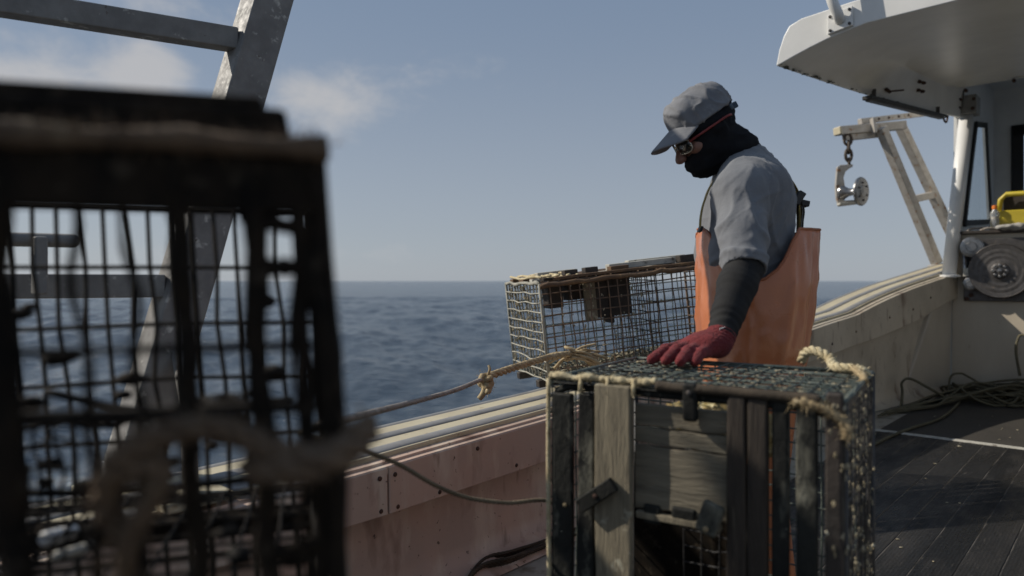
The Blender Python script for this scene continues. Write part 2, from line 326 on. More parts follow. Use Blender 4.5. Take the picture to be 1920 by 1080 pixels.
# ------------------------------------------------------------------ mesh builder
class MB:
    def __init__(self): self.v = []; self.f = []
    def add(self, vs, fs):
        o = len(self.v); self.v += [tuple(x) for x in vs]; self.f += [tuple(i + o for i in q) for q in fs]
    def hexa(self, b4, t4):
        self.add(list(b4) + list(t4), [(3, 2, 1, 0), (4, 5, 6, 7), (0, 1, 5, 4), (1, 2, 6, 5), (2, 3, 7, 6), (3, 0, 4, 7)])
    def box(self, c, hx, hy, hz):
        c, hx, hy, hz = map(Vector, (c, hx, hy, hz))
        self.hexa([c - hx - hy - hz, c + hx - hy - hz, c + hx + hy - hz, c - hx + hy - hz],
                  [c - hx - hy + hz, c + hx - hy + hz, c + hx + hy + hz, c - hx + hy + hz])
    def abox(self, a, b):
        a, b = Vector(a), Vector(b); c = (a + b) / 2; h = (b - a) / 2
        self.box(c, (h.x, 0, 0), (0, h.y, 0), (0, 0, h.z))
    def bar(self, a, b, w, h, up=Vector((0, 0, 1))):
        a, b = Vector(a), Vector(b); d = (b - a); l = d.length; d.normalize()
        x = d.cross(up)
        if x.length < 1e-4: x = d.cross(Vector((1, 0, 0)))
        x.normalize(); y = x.cross(d).normalized()
        self.box((a + b) / 2, d * l / 2, x * w / 2, y * h / 2)
    def tube(self, pts, r, n=8, closed=False, cap=True):
        pts = [Vector(p) for p in pts]; k = len(pts)
        rs = r if isinstance(r, (list, tuple)) else [r] * k
        tang = []
        for i in range(k):
            a = pts[(i - 1) % k] if (closed or i > 0) else pts[i]; b = pts[(i + 1) % k] if (closed or i < k - 1) else pts[i]
            t = b - a; tang.append(t.normalized() if t.length > 1e-9 else Vector((0, 0, 1)))
        x = tang[0].orthogonal().normalized(); rings = []
        vs = []
        for i in range(k):
            x = (x - tang[i] * x.dot(tang[i]))
            x = x.normalized() if x.length > 1e-6 else tang[i].orthogonal().normalized()
            y = tang[i].cross(x)
            for j in range(n):
                a = 2 * math.pi * (j + .5) / n
                vs.append(pts[i] + (x * math.cos(a) + y * math.sin(a)) * rs[i])
        fs = []
        for i in range(k if closed else k - 1):
            i2 = (i + 1) % k
            for j in range(n): fs.append((i * n + j, i * n + (j + 1) % n, i2 * n + (j + 1) % n, i2 * n + j))
        if cap and not closed:
            fs.append(tuple(range(n - 1, -1, -1))); fs.append(tuple((k - 1) * n + j for j in range(n)))
        self.add(vs, fs)
    def rope(self, pts, r, pitch=None, n=6, fuzz=0.0):
        """three-strand laid rope along a polyline"""
        pitch = pitch or r * 7; pts = resample([Vector(p) for p in pts], pitch / 7)
        k = len(pts); x = (pts[1] - pts[0]).orthogonal().normalized(); d = 0; st = [[], [], []]
        for i in range(k):
            t = (pts[min(i + 1, k - 1)] - pts[max(i - 1, 0)]).normalized()
            x = (x - t * x.dot(t)).normalized(); y = t.cross(x)
            if i: d += (pts[i] - pts[i - 1]).length
            for q in range(3):
                a = d / pitch * 2 * math.pi + q * 2.0944
                st[q].append(pts[i] + (x * math.cos(a) + y * math.sin(a)) * r * .52)
        for q in st: self.tube(q, r * .56, n)
        if fuzz > 0: self.fuzz(pts, r, fuzz)
    def fuzz(self, pts, r, ln, per=6):
        for p in pts:
            for _ in range(per):
                d = Vector((random.gauss(0, 1), random.gauss(0, 1), random.gauss(0, 1))).normalized()
                a = p + d * r * .8; b = a + (d + Vector((random.gauss(0, .6), random.gauss(0, .6), random.gauss(0, .6)))) * ln * random.uniform(.4, 1)
                o = d.orthogonal().normalized() * .0009
                self.add([a - o, a + o, b], [(0, 1, 2)])
    def lathe(self, prof, org, axis, n=32):
        org, axis = Vector(org), Vector(axis).normalized(); x = axis.orthogonal().normalized(); y = axis.cross(x)
        vs = []; fs = []; k = len(prof)
        for (d, r) in prof:
            for j in range(n):
                a = 2 * math.pi * j / n; vs.append(org + axis * d + (x * math.cos(a) + y * math.sin(a)) * max(r, 1e-5))
        for i in range(k - 1):
            for j in range(n): fs.append((i * n + j, i * n + (j + 1) % n, (i + 1) * n + (j + 1) % n, (i + 1) * n + j))
        fs.append(tuple(range(n - 1, -1, -1))); fs.append(tuple((k - 1) * n + j for j in range(n)))
        self.add(vs, fs)
    def prism(self, poly, depth):
        poly = [Vector(p) for p in poly]; depth = Vector(depth); n = len(poly)
        self.add(poly + [p + depth for p in poly], [tuple(range(n - 1, -1, -1)), tuple(range(n, 2 * n))] + [(i, (i + 1) % n, n + (i + 1) % n, n + i) for i in range(n)])
    def grid(self, rows, closed=False):
        n = len(rows[0]); vs = [p for r in rows for p in r]; fs = []
        for i in range(len(rows) - 1):
            for j in range(n if closed else n - 1):
                fs.append((i * n + j, i * n + (j + 1) % n, (i + 1) * n + (j + 1) % n, (i + 1) * n + j))
        self.add(vs, fs)
    def loft(self, rings, cap=True):
        self.grid(rings, True)
        if cap:
            n = len(rings[0]); o = len(self.v) - n * len(rings)
            self.f.append(tuple(o + j for j in range(n - 1, -1, -1))); self.f.append(tuple(len(self.v) - n + j for j in range(n)))
    def blob(self, c, r, sq=(1, 1, 1)):
        c = Vector(c); vs = []; fs = []
        for i, (z, q) in enumerate(((-.8, .6), (0, 1), (.8, .6))):
            for j in range(5):
                a = j * 1.2566 + i * .6; k = r * random.uniform(.65, 1.2)
                vs.append(c + Vector((math.cos(a) * q * k * sq[0], math.sin(a) * q * k * sq[1], z * k * sq[2])))
        for i in range(2):
            for j in range(5): fs.append((i * 5 + j, i * 5 + (j + 1) % 5, (i + 1) * 5 + (j + 1) % 5, (i + 1) * 5 + j))
        fs += [(4, 3, 2, 1, 0), (10, 11, 12, 13, 14)]
        self.add(vs, fs)
    def build(self, name, m, parent=None, smooth=False, bevel=0.0, local=False, sub=0, seg=2, solid=0.0, stuff=False):
        me = bpy.data.meshes.new(name); me.from_pydata(self.v, [], self.f); me.update()
        return finish(name, me, m, parent, smooth, bevel, local, sub, seg, solid, stuff)
def finish(name, me, m, parent=None, smooth=False, bevel=0.0, local=False, sub=0, seg=2, solid=0.0, stuff=False):
    me.materials.append(M[m] if isinstance(m, str) else m)
    o = bpy.data.objects.new(name, me); COL.objects.link(o)
    if smooth: me.polygons.foreach_set('use_smooth', [True] * len(me.polygons))
    if parent is not None:
        o.parent = parent
        if not local: o.matrix_parent_inverse = wmat(parent).inverted()
    if solid:
        md = o.modifiers.new('solid', 'SOLIDIFY'); md.thickness = solid; md.offset = 0
    if bevel:
        md = o.modifiers.new('bevel', 'BEVEL'); md.width = bevel; md.segments = seg; md.limit_method = 'ANGLE'; md.angle_limit = math.radians(40)
        if not smooth:
            me.polygons.foreach_set('use_smooth', [True] * len(me.polygons)); md.harden_normals = True
    if sub:
        md = o.modifiers.new('sub', 'SUBSURF'); md.levels = sub; md.render_levels = sub
    if stuff: o['kind'] = 'stuff'
    return o
def wmat(o):
    m = o.matrix_basis.copy()
    return (wmat(o.parent) @ o.matrix_parent_inverse @ m) if o.parent else m
def thing(name, label, cat, loc=(0, 0, 0), mtx=None, group=None):
    o = bpy.data.objects.new(name, None); COL.objects.link(o); o.empty_display_size = .1
    if mtx is not None: o.matrix_basis = mtx
    else: o.location = loc
    return tag(o, label, cat, group)
def tag(o, label, cat, group=None):
    o['label'] = label; o['category'] = cat
    if group: o['group'] = group
    return o
def resample(pts, step):
    out = [pts[0]]; acc = 0.0
    for a, b in zip(pts[:-1], pts[1:]):
        l = (b - a).length
        if l < 1e-9: continue
        p = step - acc
        while p <= l: out.append(a.lerp(b, p / l)); p += step
        acc = l - (p - step)
    if (out[-1] - pts[-1]).length > step * .3: out.append(pts[-1])
    return out
def spline(pts, n=8):
    pts = [Vector(p) for p in pts]; out = []
    q = [pts[0] * 2 - pts[1]] + pts + [pts[-1] * 2 - pts[-2]]
    for i in range(1, len(q) - 2):
        a, b, c, d = q[i - 1:i + 3]
        for k in range(n):
            t = k / n
            out.append(.5 * (2 * b + (c - a) * t + (2 * a - 5 * b + 4 * c - d) * t * t + (3 * b - a - 3 * c + d) * t ** 3))
    out.append(pts[-1]); return out

# ------------------------------------------------------------------ signed distance fields -> one continuous surface
class SDF:
    def __init__(self, lo, hi, res):
        self.lo = np.array(lo, float); self.res = res
        self.n = np.ceil((np.array(hi, float) - self.lo) / res).astype(int) + 1
        self.f = np.full(self.n, 1.0, np.float32)
    def block(self, lo, hi):
        i0 = np.clip(np.floor((lo - self.lo) / self.res).astype(int), 0, self.n); i1 = np.clip(np.ceil((hi - self.lo) / self.res).astype(int) + 1, 0, self.n)
        sl = tuple(slice(a, b) for a, b in zip(i0, i1))
        ax = [self.lo[k] + self.res * np.arange(i0[k], i1[k]) for k in range(3)]
        return sl, np.stack(np.meshgrid(*ax, indexing='ij'), -1)
    def put(self, sl, d, k, op):
        g = self.f[sl]
        if op == 'add':
            h = np.maximum(k - np.abs(g - d), 0) / k if k > 0 else 0
            self.f[sl] = np.minimum(g, d) - h * h * k * .25
        else:
            h = np.maximum(k - np.abs(g + d), 0) / k if k > 0 else 0
            self.f[sl] = np.maximum(g, -d) + h * h * k * .25
    def cone(self, a, b, ra, rb, k=.02, op='add'):
        a, b = np.array(a, float), np.array(b, float); pad = max(ra, rb) + k + 4 * self.res
        sl, X = self.block(np.minimum(a, b) - pad, np.maximum(a, b) + pad)
        if X.size == 0: return
        ba = b - a; h = np.clip(((X - a) @ ba) / max(ba @ ba, 1e-9), 0, 1)
        self.put(sl, np.linalg.norm(X - a - h[..., None] * ba, axis=-1) - (ra + (rb - ra) * h), k, op)
    def chain(self, pts, rs, k=.01):
        for i in range(len(pts) - 1): self.cone(pts[i], pts[i + 1], rs[i], rs[i + 1], k)
    def ell(self, c, r, R=None, k=.02, op='add'):
        c, r = np.array(c, float), np.array(r, float); pad = r.max() + k + 4 * self.res
        sl, X = self.block(c - pad, c + pad)
        if X.size == 0: return
        q = X - c
        if R is not None: q = q @ np.array(R, float)
        k0 = np.linalg.norm(q / r, axis=-1); k1 = np.linalg.norm(q / (r * r), axis=-1) + 1e-9
        self.put(sl, k0 * (k0 - 1) / k1, k, op)
    def cut(self, p, nrm):
        sl, X = self.block(self.lo - 1, self.lo + self.n * self.res + 1)
        self.f = np.maximum(self.f, (X - np.array(p, float)) @ np.array(nrm, float)).astype(np.float32)
    def mesh(self, smooth=3):
        f = np.pad(self.f, 1, constant_values=1.0); n = f.shape
        c = [f[i:n[0] - 1 + i, j:n[1] - 1 + j, k:n[2] - 1 + k] for i in (0, 1) for j in (0, 1) for k in (0, 1)]
        sg = [x < 0 for x in c]; any_ = np.logical_or.reduce(sg) & ~np.logical_and.reduce(sg)
        ii = np.argwhere(any_); c = np.stack([x[any_] for x in c], -1)
        offs = np.array([(i, j, k) for i in (0, 1) for j in (0, 1) for k in (0, 1)], float)
        acc = np.zeros((len(ii), 3)); cnt = np.zeros(len(ii))
        for a in range(8):
            for b in range(a + 1, 8):
                if np.abs(offs[a] - offs[b]).sum() != 1: continue
                va, vb = c[:, a], c[:, b]; x = (va < 0) != (vb < 0)
                t = np.where(x, va / np.where(x, va - vb, 1), 0)
                acc += np.where(x[:, None], offs[a] + t[:, None] * (offs[b] - offs[a]), 0); cnt += x
        V = self.lo + self.res * (ii - 1 + acc / cnt[:, None])
        idx = np.full(any_.shape, -1, int); idx[any_] = np.arange(len(ii))
        faces = []
        s = f < 0
        for ax in range(3):
            sw = np.moveaxis(s, ax, 0); di = np.moveaxis(idx, ax, 0)
            e = sw[:-1, 1:-1, 1:-1] != sw[1:, 1:-1, 1:-1]
            w = np.argwhere(e); i, j, k = w[:, 0], w[:, 1] + 1, w[:, 2] + 1
            q = np.stack([di[i, j - 1, k - 1], di[i, j, k - 1], di[i, j, k], di[i, j - 1, k]], -1)
            ins = sw[i, j, k]; fl = ins if ax != 1 else ~ins
            q[~fl] = q[~fl][:, ::-1]; faces.append(q)
        Fq = np.concatenate(faces); Fq = Fq[(Fq >= 0).all(1)]
        E = np.concatenate([Fq[:, [0, 1]], Fq[:, [1, 2]], Fq[:, [2, 3]], Fq[:, [3, 0]]])
        for _ in range(smooth):
            a = np.zeros_like(V); m = np.zeros(len(V)); np.add.at(a, E[:, 0], V[E[:, 1]]); np.add.at(m, E[:, 0], 1); np.add.at(a, E[:, 1], V[E[:, 0]]); np.add.at(m, E[:, 1], 1)
            V = .5 * V + .5 * a / m[:, None]
        return V, Fq
def sdf_obj(name, sdf, m, parent, smooth=3, disp=None, sub=0):
    V, Fq = sdf.mesh(smooth)
    me = bpy.data.meshes.new(name); me.from_pydata(V.tolist(), [], Fq.tolist()); me.update()
    if disp:
        co = np.array([list(v.co) for v in me.vertices]); no = np.array([list(v.normal) for v in me.vertices])
        d = np.array([disp(Vector(p)) for p in co]); co += no * d[:, None]
        me.vertices.foreach_set('co', co.ravel()); me.update()
    return finish(name, me, m, parent, smooth=True, sub=sub)

# ------------------------------------------------------------------ SETTING: sea
def make_sea():
    zs = -.85
    az = np.concatenate([np.linspace(-46, 42, 620), np.linspace(42, 314, 90)[1:-1]])
    az = np.radians(az); rad = np.concatenate([np.linspace(0, 2, 3), np.geomspace(2.2, 6, 30), np.geomspace(6, 90, 480)[1:], np.geomspace(90, 26000, 190)[1:]])
    R, T = np.meshgrid(rad, az, indexing='ij'); X = R * np.sin(T); Y = R * np.cos(T); Z = np.zeros_like(X)
    sp = np.maximum(np.gradient(rad)[:, None], R * np.radians(88 / 620)) * 2.0
    g = np.random.default_rng(5)
    for i in range(70):
        lam = .42 * (14 / .42) ** (i / 69.0); a = g.normal(0, .55) + math.radians(205); k = 2 * math.pi / lam
        amp = .0080 * lam ** .62 * g.uniform(.5, 1.2); ph = g.uniform(0, 6.28)
        w = np.clip((lam - sp) / lam, 0, 1)
        q = np.sin(k * (X * math.cos(a) + Y * math.sin(a) * 1.0) + ph + .6 * np.sin(.11 * X + .07 * Y + i))
        Z += amp * w * (q - .35 * (1 - q * q))
    env = 1 - np.clip((R - 1500) / 4000, 0, 1); Z = Z * env + zs
    V = np.stack([X, Y, Z], -1).reshape(-1, 3); n = len(az)
    i, j = np.meshgrid(np.arange(len(rad) - 1), np.arange(n), indexing='ij'); j2 = (j + 1) % n
    Fq = np.stack([i * n + j, (i + 1) * n + j, (i + 1) * n + j2, i * n + j2], -1).reshape(-1, 4)
    me = bpy.data.meshes.new('sea'); me.from_pydata(V.tolist(), [], Fq[:, ::-1].tolist()); me.update()
    o = finish('sea', me, 'sea', smooth=True); o['kind'] = 'structure'
make_sea()

# ------------------------------------------------------------------ SETTING: the fishing boat
boat = thing('fishing_boat', 'white fishing boat seen from its work deck, port rail and open wheelhouse', 'boat', B(3, 0, 0))
def strip(rows, name, m, smooth=True, bevel=0, solid=0.0, parent=boat):
    b = MB(); b.grid(rows); return b.build(name, m, parent, smooth=smooth, bevel=bevel, solid=solid)
SS = list(np.arange(-2.4, 9.01, .2))
# deck and mats
b = MB(); b.hexa([B(-2.4, -2.2, -.06), B(9.2, -2.2, -.06), B(9.2, 2.0, -.06), B(-2.4, 2.0, -.06)], [B(-2.4, -2.2, 0), B(9.2, -2.2, 0), B(9.2, 2.0, 0), B(-2.4, 2.0, 0)])
deck = b.build('deck', 'deckpaint', boat)
b = MB(); b.hexa([B(-2.3, -2.1, .002), B(5.585, -2.1, .002), B(5.585, 1.42, .002), B(-2.3, 1.42, .002)], [B(-2.3, -2.1, .018), B(5.585, -2.1, .018), B(5.585, 1.42, .018), B(-2.3, 1.42, .018)])
b.build('deck_mat', 'planks', boat)
b = MB(); b.hexa([B(5.66, -2.1, .002), B(7.75, -2.1, .002), B(7.75, 1.42, .002), B(5.66, 1.42, .002)], [B(5.66, -2.1, .016), B(7.75, -2.1, .016), B(7.75, 1.42, .016), B(5.66, 1.42, .016)])
b.build('deck_mat', 'mat_brown', boat)
b = MB(); b.hexa([B(5.59, -2.1, .002), B(5.655, -2.1, .002), B(5.655, 1.45, .002), B(5.59, 1.45, .002)], [B(5.59, -2.1, .022), B(5.655, -2.1, .022), B(5.655, 1.45, .022), B(5.59, 1.45, .022)])
b.build('threshold_strip', 'lath_pale', boat, bevel=.003)
# hull: outer skin, inner liner, transom
rows = [[B(s, tout(s) - .02 - .25 * q * q * 1.2, (zcap(s) - .04) * (1 - q) - 1.5 * q) for q in (0, .25, .5, .75, 1)] for s in SS]
rows2 = [[B(s, -(tout(s) - .02 - .25 * q * q * 1.2), (zcap(s) - .04) * (1 - q) - 1.5 * q) for q in (1, .75, .5, .25, 0)] for s in SS]
b = MB(); b.grid(rows); b.grid(rows2)
b.add([B(-2.4, 2.18, .46), B(-2.4, -2.18, .46), B(-2.4, -1.9, -1.5), B(-2.4, 1.9, -1.5)], [(0, 1, 2, 3)])
b.build('hull', 'hullpaint', boat, smooth=True)
lin = []
for s in SS:
    if s > 8.1: break
    z0 = zcap(s) - .03; r = [B(s, tout(s) - .335 + .02 * math.sin(q * 3.14), z0 * (1 - q) + .0 * q) for q in np.linspace(0, .88, 8)]
    r += [B(s, tout(s) - .36, .02 + .03), B(s, tout(s) - .42, .006)]
    lin.append(r)
strip(lin, 'hull_liner', 'coaming')
lin = [[B(s, -(tout(s) - .335), z) for z in (0.0, zcap(s))] for s in SS]
strip(lin, 'hull_liner', 'liner')
# covering board: cream deck strip carrying three half-round alloy rails
def cap_loft(o0, o1, z0, z1, name, m, hr=False, par=boat):
    rows = []
    for s in SS:
        if hr: pr = [(o0 + (o1 - o0) * (.5 - .5 * math.cos(a)), z0 + z1 * math.sin(a)) for a in np.linspace(0, math.pi, 9)]
        else: pr = [(o0, z0), (o0, z1), (o1, z1), (o1, z0)]
        rows.append([G(s, o, dz) for (o, dz) in pr])
    bb = MB(); bb.loft(rows); return bb.build(name, m, par, smooth=hr, bevel=0 if hr else .004)
cap = cap_loft(.012, .335, -.05, -.006, 'covering_board', 'cream')
cap_loft(.0, .058, -.022, .020, 'rub_rail', 'rail', True, cap)
cap_loft(.128, .188, -.008, .011, 'rub_rail', 'rail', True, cap)
cap_loft(.258, .328, -.010, .013, 'rub_rail', 'rail', True, cap)
b = MB(); rows = []
for s in SS: rows.append([G(s, .336, -.055), G(s, .336, -.022), G(s, .372, -.022), G(s, .374, -.03), G(s, .40, -.03), G(s, .40, -.055)])
b.loft(rows); b.build('cap_ledge', 'coaming', boat)
# coaming board: two lengths butted at a seam
def coam(s0, s1):
    ss = np.linspace(s0, s1, max(4, int((s1 - s0) / .2))); rows = []
    for s in ss:
        zt = zcap(s) - .032; zb = zcoam(s)
        rows.append([B(s, tout(s) - .372, zt), B(s, tout(s) - .405, zt), B(s, tout(s) - .408, zb), B(s, tout(s) - .375, zb)])
    bb = MB(); bb.loft(rows); return bb.build('coaming_board', 'coaming', boat, bevel=.004)
def on_coam(u, v):
    for k in range(400):
        pass
    lo, hi = .8, 9.
    d = ray(u, v)
    Y = lo
    while Y < hi:
        p = O + d * Y; s = p.dot(AX)
        if p.dot(PX) >= tout(s) - .407: break
        Y += .004
    return p
sj = on_coam(728, 930).dot(AX)
cb0 = coam(-2.4, sj - .003); cb = coam(sj + .003, 8.05)
def z8(x, y): return 620 + x * .4074, 640 + y * .4074
for (x, y) in ((225, 632), (230, 782), (295, 612), (307, 760), (500, 693), (675, 493), (853, 570), (995, 385)):
    p = on_coam(*z8(x, y)); b = MB(); b.lathe([(-.002, .0075), (.004, .0075), (.0065, .005), (.007, .0)], p, -PX, 10)
    b.build('bolt', 'bolt', cb0 if x < 260 else cb, smooth=False)
for (u, v) in ((1560, 645), (1605, 622), (1668, 595), (1712, 580), (1745, 558)):
    p = on_coam(u, v); b = MB(); b.lathe([(-.002, .011), (.004, .011), (.007, .0)], p, -PX, 8); b.build('bolt', 'bolt', cb)
# forward corner panel where the liner meets the bulkhead
b = MB(); b.hexa([B(7.2, 1.62, .0), B(8.05, 1.38, .0), B(8.05, 1.72, .0), B(7.2, 1.98, .0)], [B(7.75, 1.44, .95), B(8.05, 1.36, 1.05), B(8.05, 1.5, 1.1), B(7.7, 1.5, .95)])
b.build('corner_panel', 'liner', boat, bevel=.02)

# wheelhouse
TW = 1.37; SB = 8.05; SF = 10.75
b = MB(); b.hexa([B(SB, -1.6, 0), B(SB + .08, -1.6, 0), B(SB + .08, TW, 0), B(SB, TW, 0)], [B(SB, -1.6, 1.55), B(SB + .08, -1.6, 1.55), B(SB + .08, TW, 1.55), B(SB, TW, 1.55)])
b.build('bulkhead', 'liner', boat, bevel=.006)
b = MB(); b.hexa([B(SB - .06, -1.6, 1.552), B(SB + 1.4, -1.6, 1.552), B(SB + 1.4, TW - .05, 1.552), B(SB - .06, TW - .05, 1.552)], [B(SB - .06, -1.6, 1.58), B(SB + 1.4, -1.6, 1.58), B(SB + 1.4, TW - .05, 1.58), B(SB - .06, TW - .05, 1.58)])
b.build('shelf', 'wood_tar', boat, bevel=.004)
# side wall with a real opening for the raked side window
def wall_with_hole(name, outer, hole, dep, m):
    """outer and hole: four points each, same winding; a flat wall with thickness"""
    bb = MB(); dep = Vector(dep); o = [Vector(p) for p in outer]; h = [Vector(p) for p in hole]
    for i in range(4):
        j = (i + 1) % 4
        bb.hexa([o[i], o[j], h[j], h[i]], [o[i] + dep, o[j] + dep, h[j] + dep, h[i] + dep])
    return bb.build(name, m, boat)
hole = [PT(1805, 421, TW), PT(1856, 418, TW), PT(1846, 233, TW), PT(1827, 231, TW)]
zt = 3.5
cw = wall_with_hole('side_wall', [B(SB + .28, TW, 1.1), B(SF, TW, 1.1), B(SF, TW, zt), B(SB + .28, TW, zt)], hole, PX * .03, 'white')
def window(hole, nrm, fw, par, dep=.03):
    h = [Vector(p) for p in hole]; c = sum(h, Vector()) / 4; nrm = Vector(nrm)
    bb = MB()
    for i in range(4):
        a, d = h[i], h[(i + 1) % 4]; ai, di = a.lerp(c, 0), d.lerp(c, 0)
        inn = (c - (a + d) / 2); ed = (d - a).normalized(); inn = (inn - ed * inn.dot(ed)).normalized() * fw
        e2 = ed * (fw * .55)
        bb.hexa([a - inn * .3 - e2 * .5, d - inn * .3 + e2 * .5, d + inn + e2 * 0, a + inn - e2 * 0], [p + nrm * dep for p in (a - inn * .3 - e2 * .5, d - inn * .3 + e2 * .5, d + inn, a + inn)])
    f = bb.build('window', 'frame_black', par)
    g = MB(); q = nrm * (dep * .4); g.add([p + q for p in h] + [p + q + nrm * .006 for p in h], [(3, 2, 1, 0), (4, 5, 6, 7), (0, 1, 5, 4), (1, 2, 6, 5), (2, 3, 7, 6), (3, 0, 4, 7)])
    g.build('pane', 'glass', f); return f
window(hole, -PX, .045, boat)
fh = [PS(1898, 345, SF), PS(2050, 330, SF), PS(2050, 205, SF), PS(1898, 250, SF)]
fh = [B(SF, 1.16, 1.9), B(SF, .1, 1.9), B(SF, .1, 3.0), B(SF, 1.16, 3.0)]
wall_with_hole('front_wall', [B(SF, TW, 1.1), B(SF, -1.5, 1.1), B(SF, -1.5, zt), B(SF, TW, zt)], fh, AX * .06, 'white')
window(fh, -AX, .10, boat)
b = MB(); b.hexa([B(SB + .02, -1.6, zt), B(SF + .1, -1.6, zt), B(SF + .1, TW + .1, zt), B(SB + .02, TW + .1, zt)], [B(SB + .02, -1.6, zt + .08), B(SF + .1, -1.6, zt + .08), B(SF + .1, TW + .1, zt + .08), B(SB + .02, TW + .1, zt + .08)])
b.build('cabin_roof', 'white', boat, bevel=.02)
b = MB(); b.hexa([B(SB, -1.6, 2.985), B(SB + .05, -1.6, 2.985), B(SB + .05, TW + .05, 2.985), B(SB, TW + .05, 2.985)], [B(SB, -1.6, zt - .004), B(SB + .05, -1.6, zt - .004), B(SB + .05, TW + .05, zt - .004), B(SB, TW + .05, zt - .004)])
b.build('header_board', 'white', boat)
# overhanging hardtop: fascia aft, hanging skirt along the port side
def roof():
    s0, s1 = 4.55, 8.12
    rings = []
    for s in list(np.linspace(s0, s1, 12)):
        q = (s - s0) / (s1 - s0)
        tb = 1.75 - .43 * q; zb = 2.48 + .215 * q - .03 * math.sin(q * 3.14)
        tf = 1.33 + .06 * math.sin(q * 2.6) - .03 * q; zf = 2.605 + .365 * q
        top = 2.75 + .36 * q
        ring = [(tb, zb), (tb - .02, zb + .004)]
        for k in (0.25, .5, .75): ring.append((tb - .02 + (tf - tb + .02) * k, zb + .004 + (zf - zb) * (k + .06 * math.sin(k * 3.14))))
        ring += [(tf, zf), (tf - .12, zf + .022), (.6, zf + .04), (-.6, zf + .05), (-1.7, zf + .02), (-1.7, top + .01), (-.6, top + .06), (.6, top + .06), (tf - .05, top + .03)]
        ring += [(tb - .16, top), (tb - .085, top - .03), (tb - .05, top - .085), (tb - .02, top - .17)]
        rings.append([B(s, t, z) for (t, z) in ring])
    bb = MB(); bb.loft(rings)
    return bb.build('hardtop', 'white', boat, bevel=.012, seg=3)
hard = roof()
SK0, SK1 = B(4.55, 1.75, 0), B(8.12, 1.32, 0)
skn = (SK1 - SK0).cross(Vector((0, 0, 1))).normalized()
def onskirt(u, v, off=0.0): return plane(u, v, SK0 + skn * off, skn)
sdir = (SK1 - SK0).normalized()
def z5(x, y): return 1440 + x * .2593, y * .2593
from mathutils.bvhtree import BVHTree
def hit(o, u, v):
    """where the sight line to a pixel meets a mesh already built in world coordinates"""
    t = BVHTree.FromPolygons([x.co for x in o.data.vertices], [tuple(q.vertices) for q in o.data.polygons])
    d = ray(u, v).normalized(); r = t.ray_cast(O, d); n = r[1]
    return r[0], (n if n.dot(d) < 0 else -n)
for (x, y) in ((1088, 588), (1115, 598), (1078, 652), (1108, 660)):
    p, n = hit(hard, *z5(x, y)); b = MB(); b.lathe([(-.005, .016), (.018, .015), (.03, .007)], p, n, 8); b.build('bolt', 'bolt', hard)
p, n = hit(hard, *z5(858, 652)); b = MB(); b.tube([p - n * .005, p + n * .03, p + n * .03 - PX * .09 + AX * .03], .007, 6); b.tube([p + n * .012 - AX * .05, p + n * .012 + AX * .05], .014, 6)
b.build('hook', 'bolt', hard)
for (x, y) in ((1432, 655), (1778, 583)):
    p = PS(*z5(x, y), SB - .02); b = MB(); b.lathe([(-.02, .016), (.02, .016), (.035, .006)], p, -AX, 8); b.build('bolt', 'bolt', hard)
# chipped paint along the skirt's lower edge, growth and scuffs
b = MB()
for k in range(70):
    q = random.random() ** 1.5 * .55; tb = 1.75 - .43 * q; zb = 2.48 + .215 * q - .03 * math.sin(q * 3.14)
    b.blob(B(4.55 + 3.57 * q, tb - random.uniform(.004, .035), zb + random.uniform(-.001, .007)), random.uniform(.004, .011), (1.8, 1.2, .35))
b.build('chipped_edge', 'chip', hard, stuff=True)
# handrail pipe on the fascia
pc = PS(1576, 39, 4.54)
b = MB(); tv, zv = PX, Vector((0, 0, 1)); b.box(pc + AX * -.002, tv * .072 + zv * -.012, zv * .058, AX * .012)
pr = thing('rail_pipe', 'bent white pipe bolted by a square plate to the aft edge of the white roof', 'pipe', pc)
b.build('base_plate', 'white', pr, bevel=.004)
for (i, j) in ((-1, -1), (1, -1), (-1, 1), (1, 1)):
    b = MB(); b.lathe([(-.002, .009), (.008, .009), (.012, .004)], pc - AX * .014 + tv * (i * .055) + zv * (j * .042 - i * .009), -AX, 8); b.build('bolt', 'steel', pr)
b = MB(); b.tube(spline([pc - AX * .01 + zv * .0, pc - AX * .06 + zv * .03, pc - AX * .095 + zv * .12 + tv * .025, pc - AX * .10 + zv * .3 + tv * .05, pc - AX * .06 + zv * .9 + tv * .09, pc + AX * .1 + zv * 1.25 + tv * .05, pc + AX * .9 + zv * 1.35 - tv * .1], 8), .031, 14)
b.build('pipe', 'white', pr, smooth=True)
# pillar holding up the roof
pb, pt = P(1779, 517, 6.86), P(1812, 214, 7.02)
pil = thing('roof_pillar', 'round white pillar from the port rail up to the roof', 'pillar', pb)
b = MB(); b.tube([pb - Vector((0, 0, .02)), pb.lerp(pt, .5), pt], .062, 20); b.build('pole', 'white', pil, smooth=True)
b = MB(); b.lathe([(-.012, .1), (.006, .1), (.010, .07)], pb, (0, 0, 1), 20); b.build('foot_flange', 'white', pil)
b = MB(); b.box(pt + Vector((0, 0, .075)), AX * .11, PX * .10, Vector((0, 0, .09))); brk = b.build('bracket', 'steel_grey', pil, bevel=.006)
for (i, j) in ((-.06, .04), (.05, .05), (-.05, -.05), (.06, -.03)):
    b = MB(); b.lathe([(-.002, .016), (.02, .016), (.026, .008), (.05, .008)], pt + Vector((0, 0, .075 + j)) - AX * .11 - PX * .02 + PX * i, -AX, 6); b.build('bolt', 'bolt', brk)
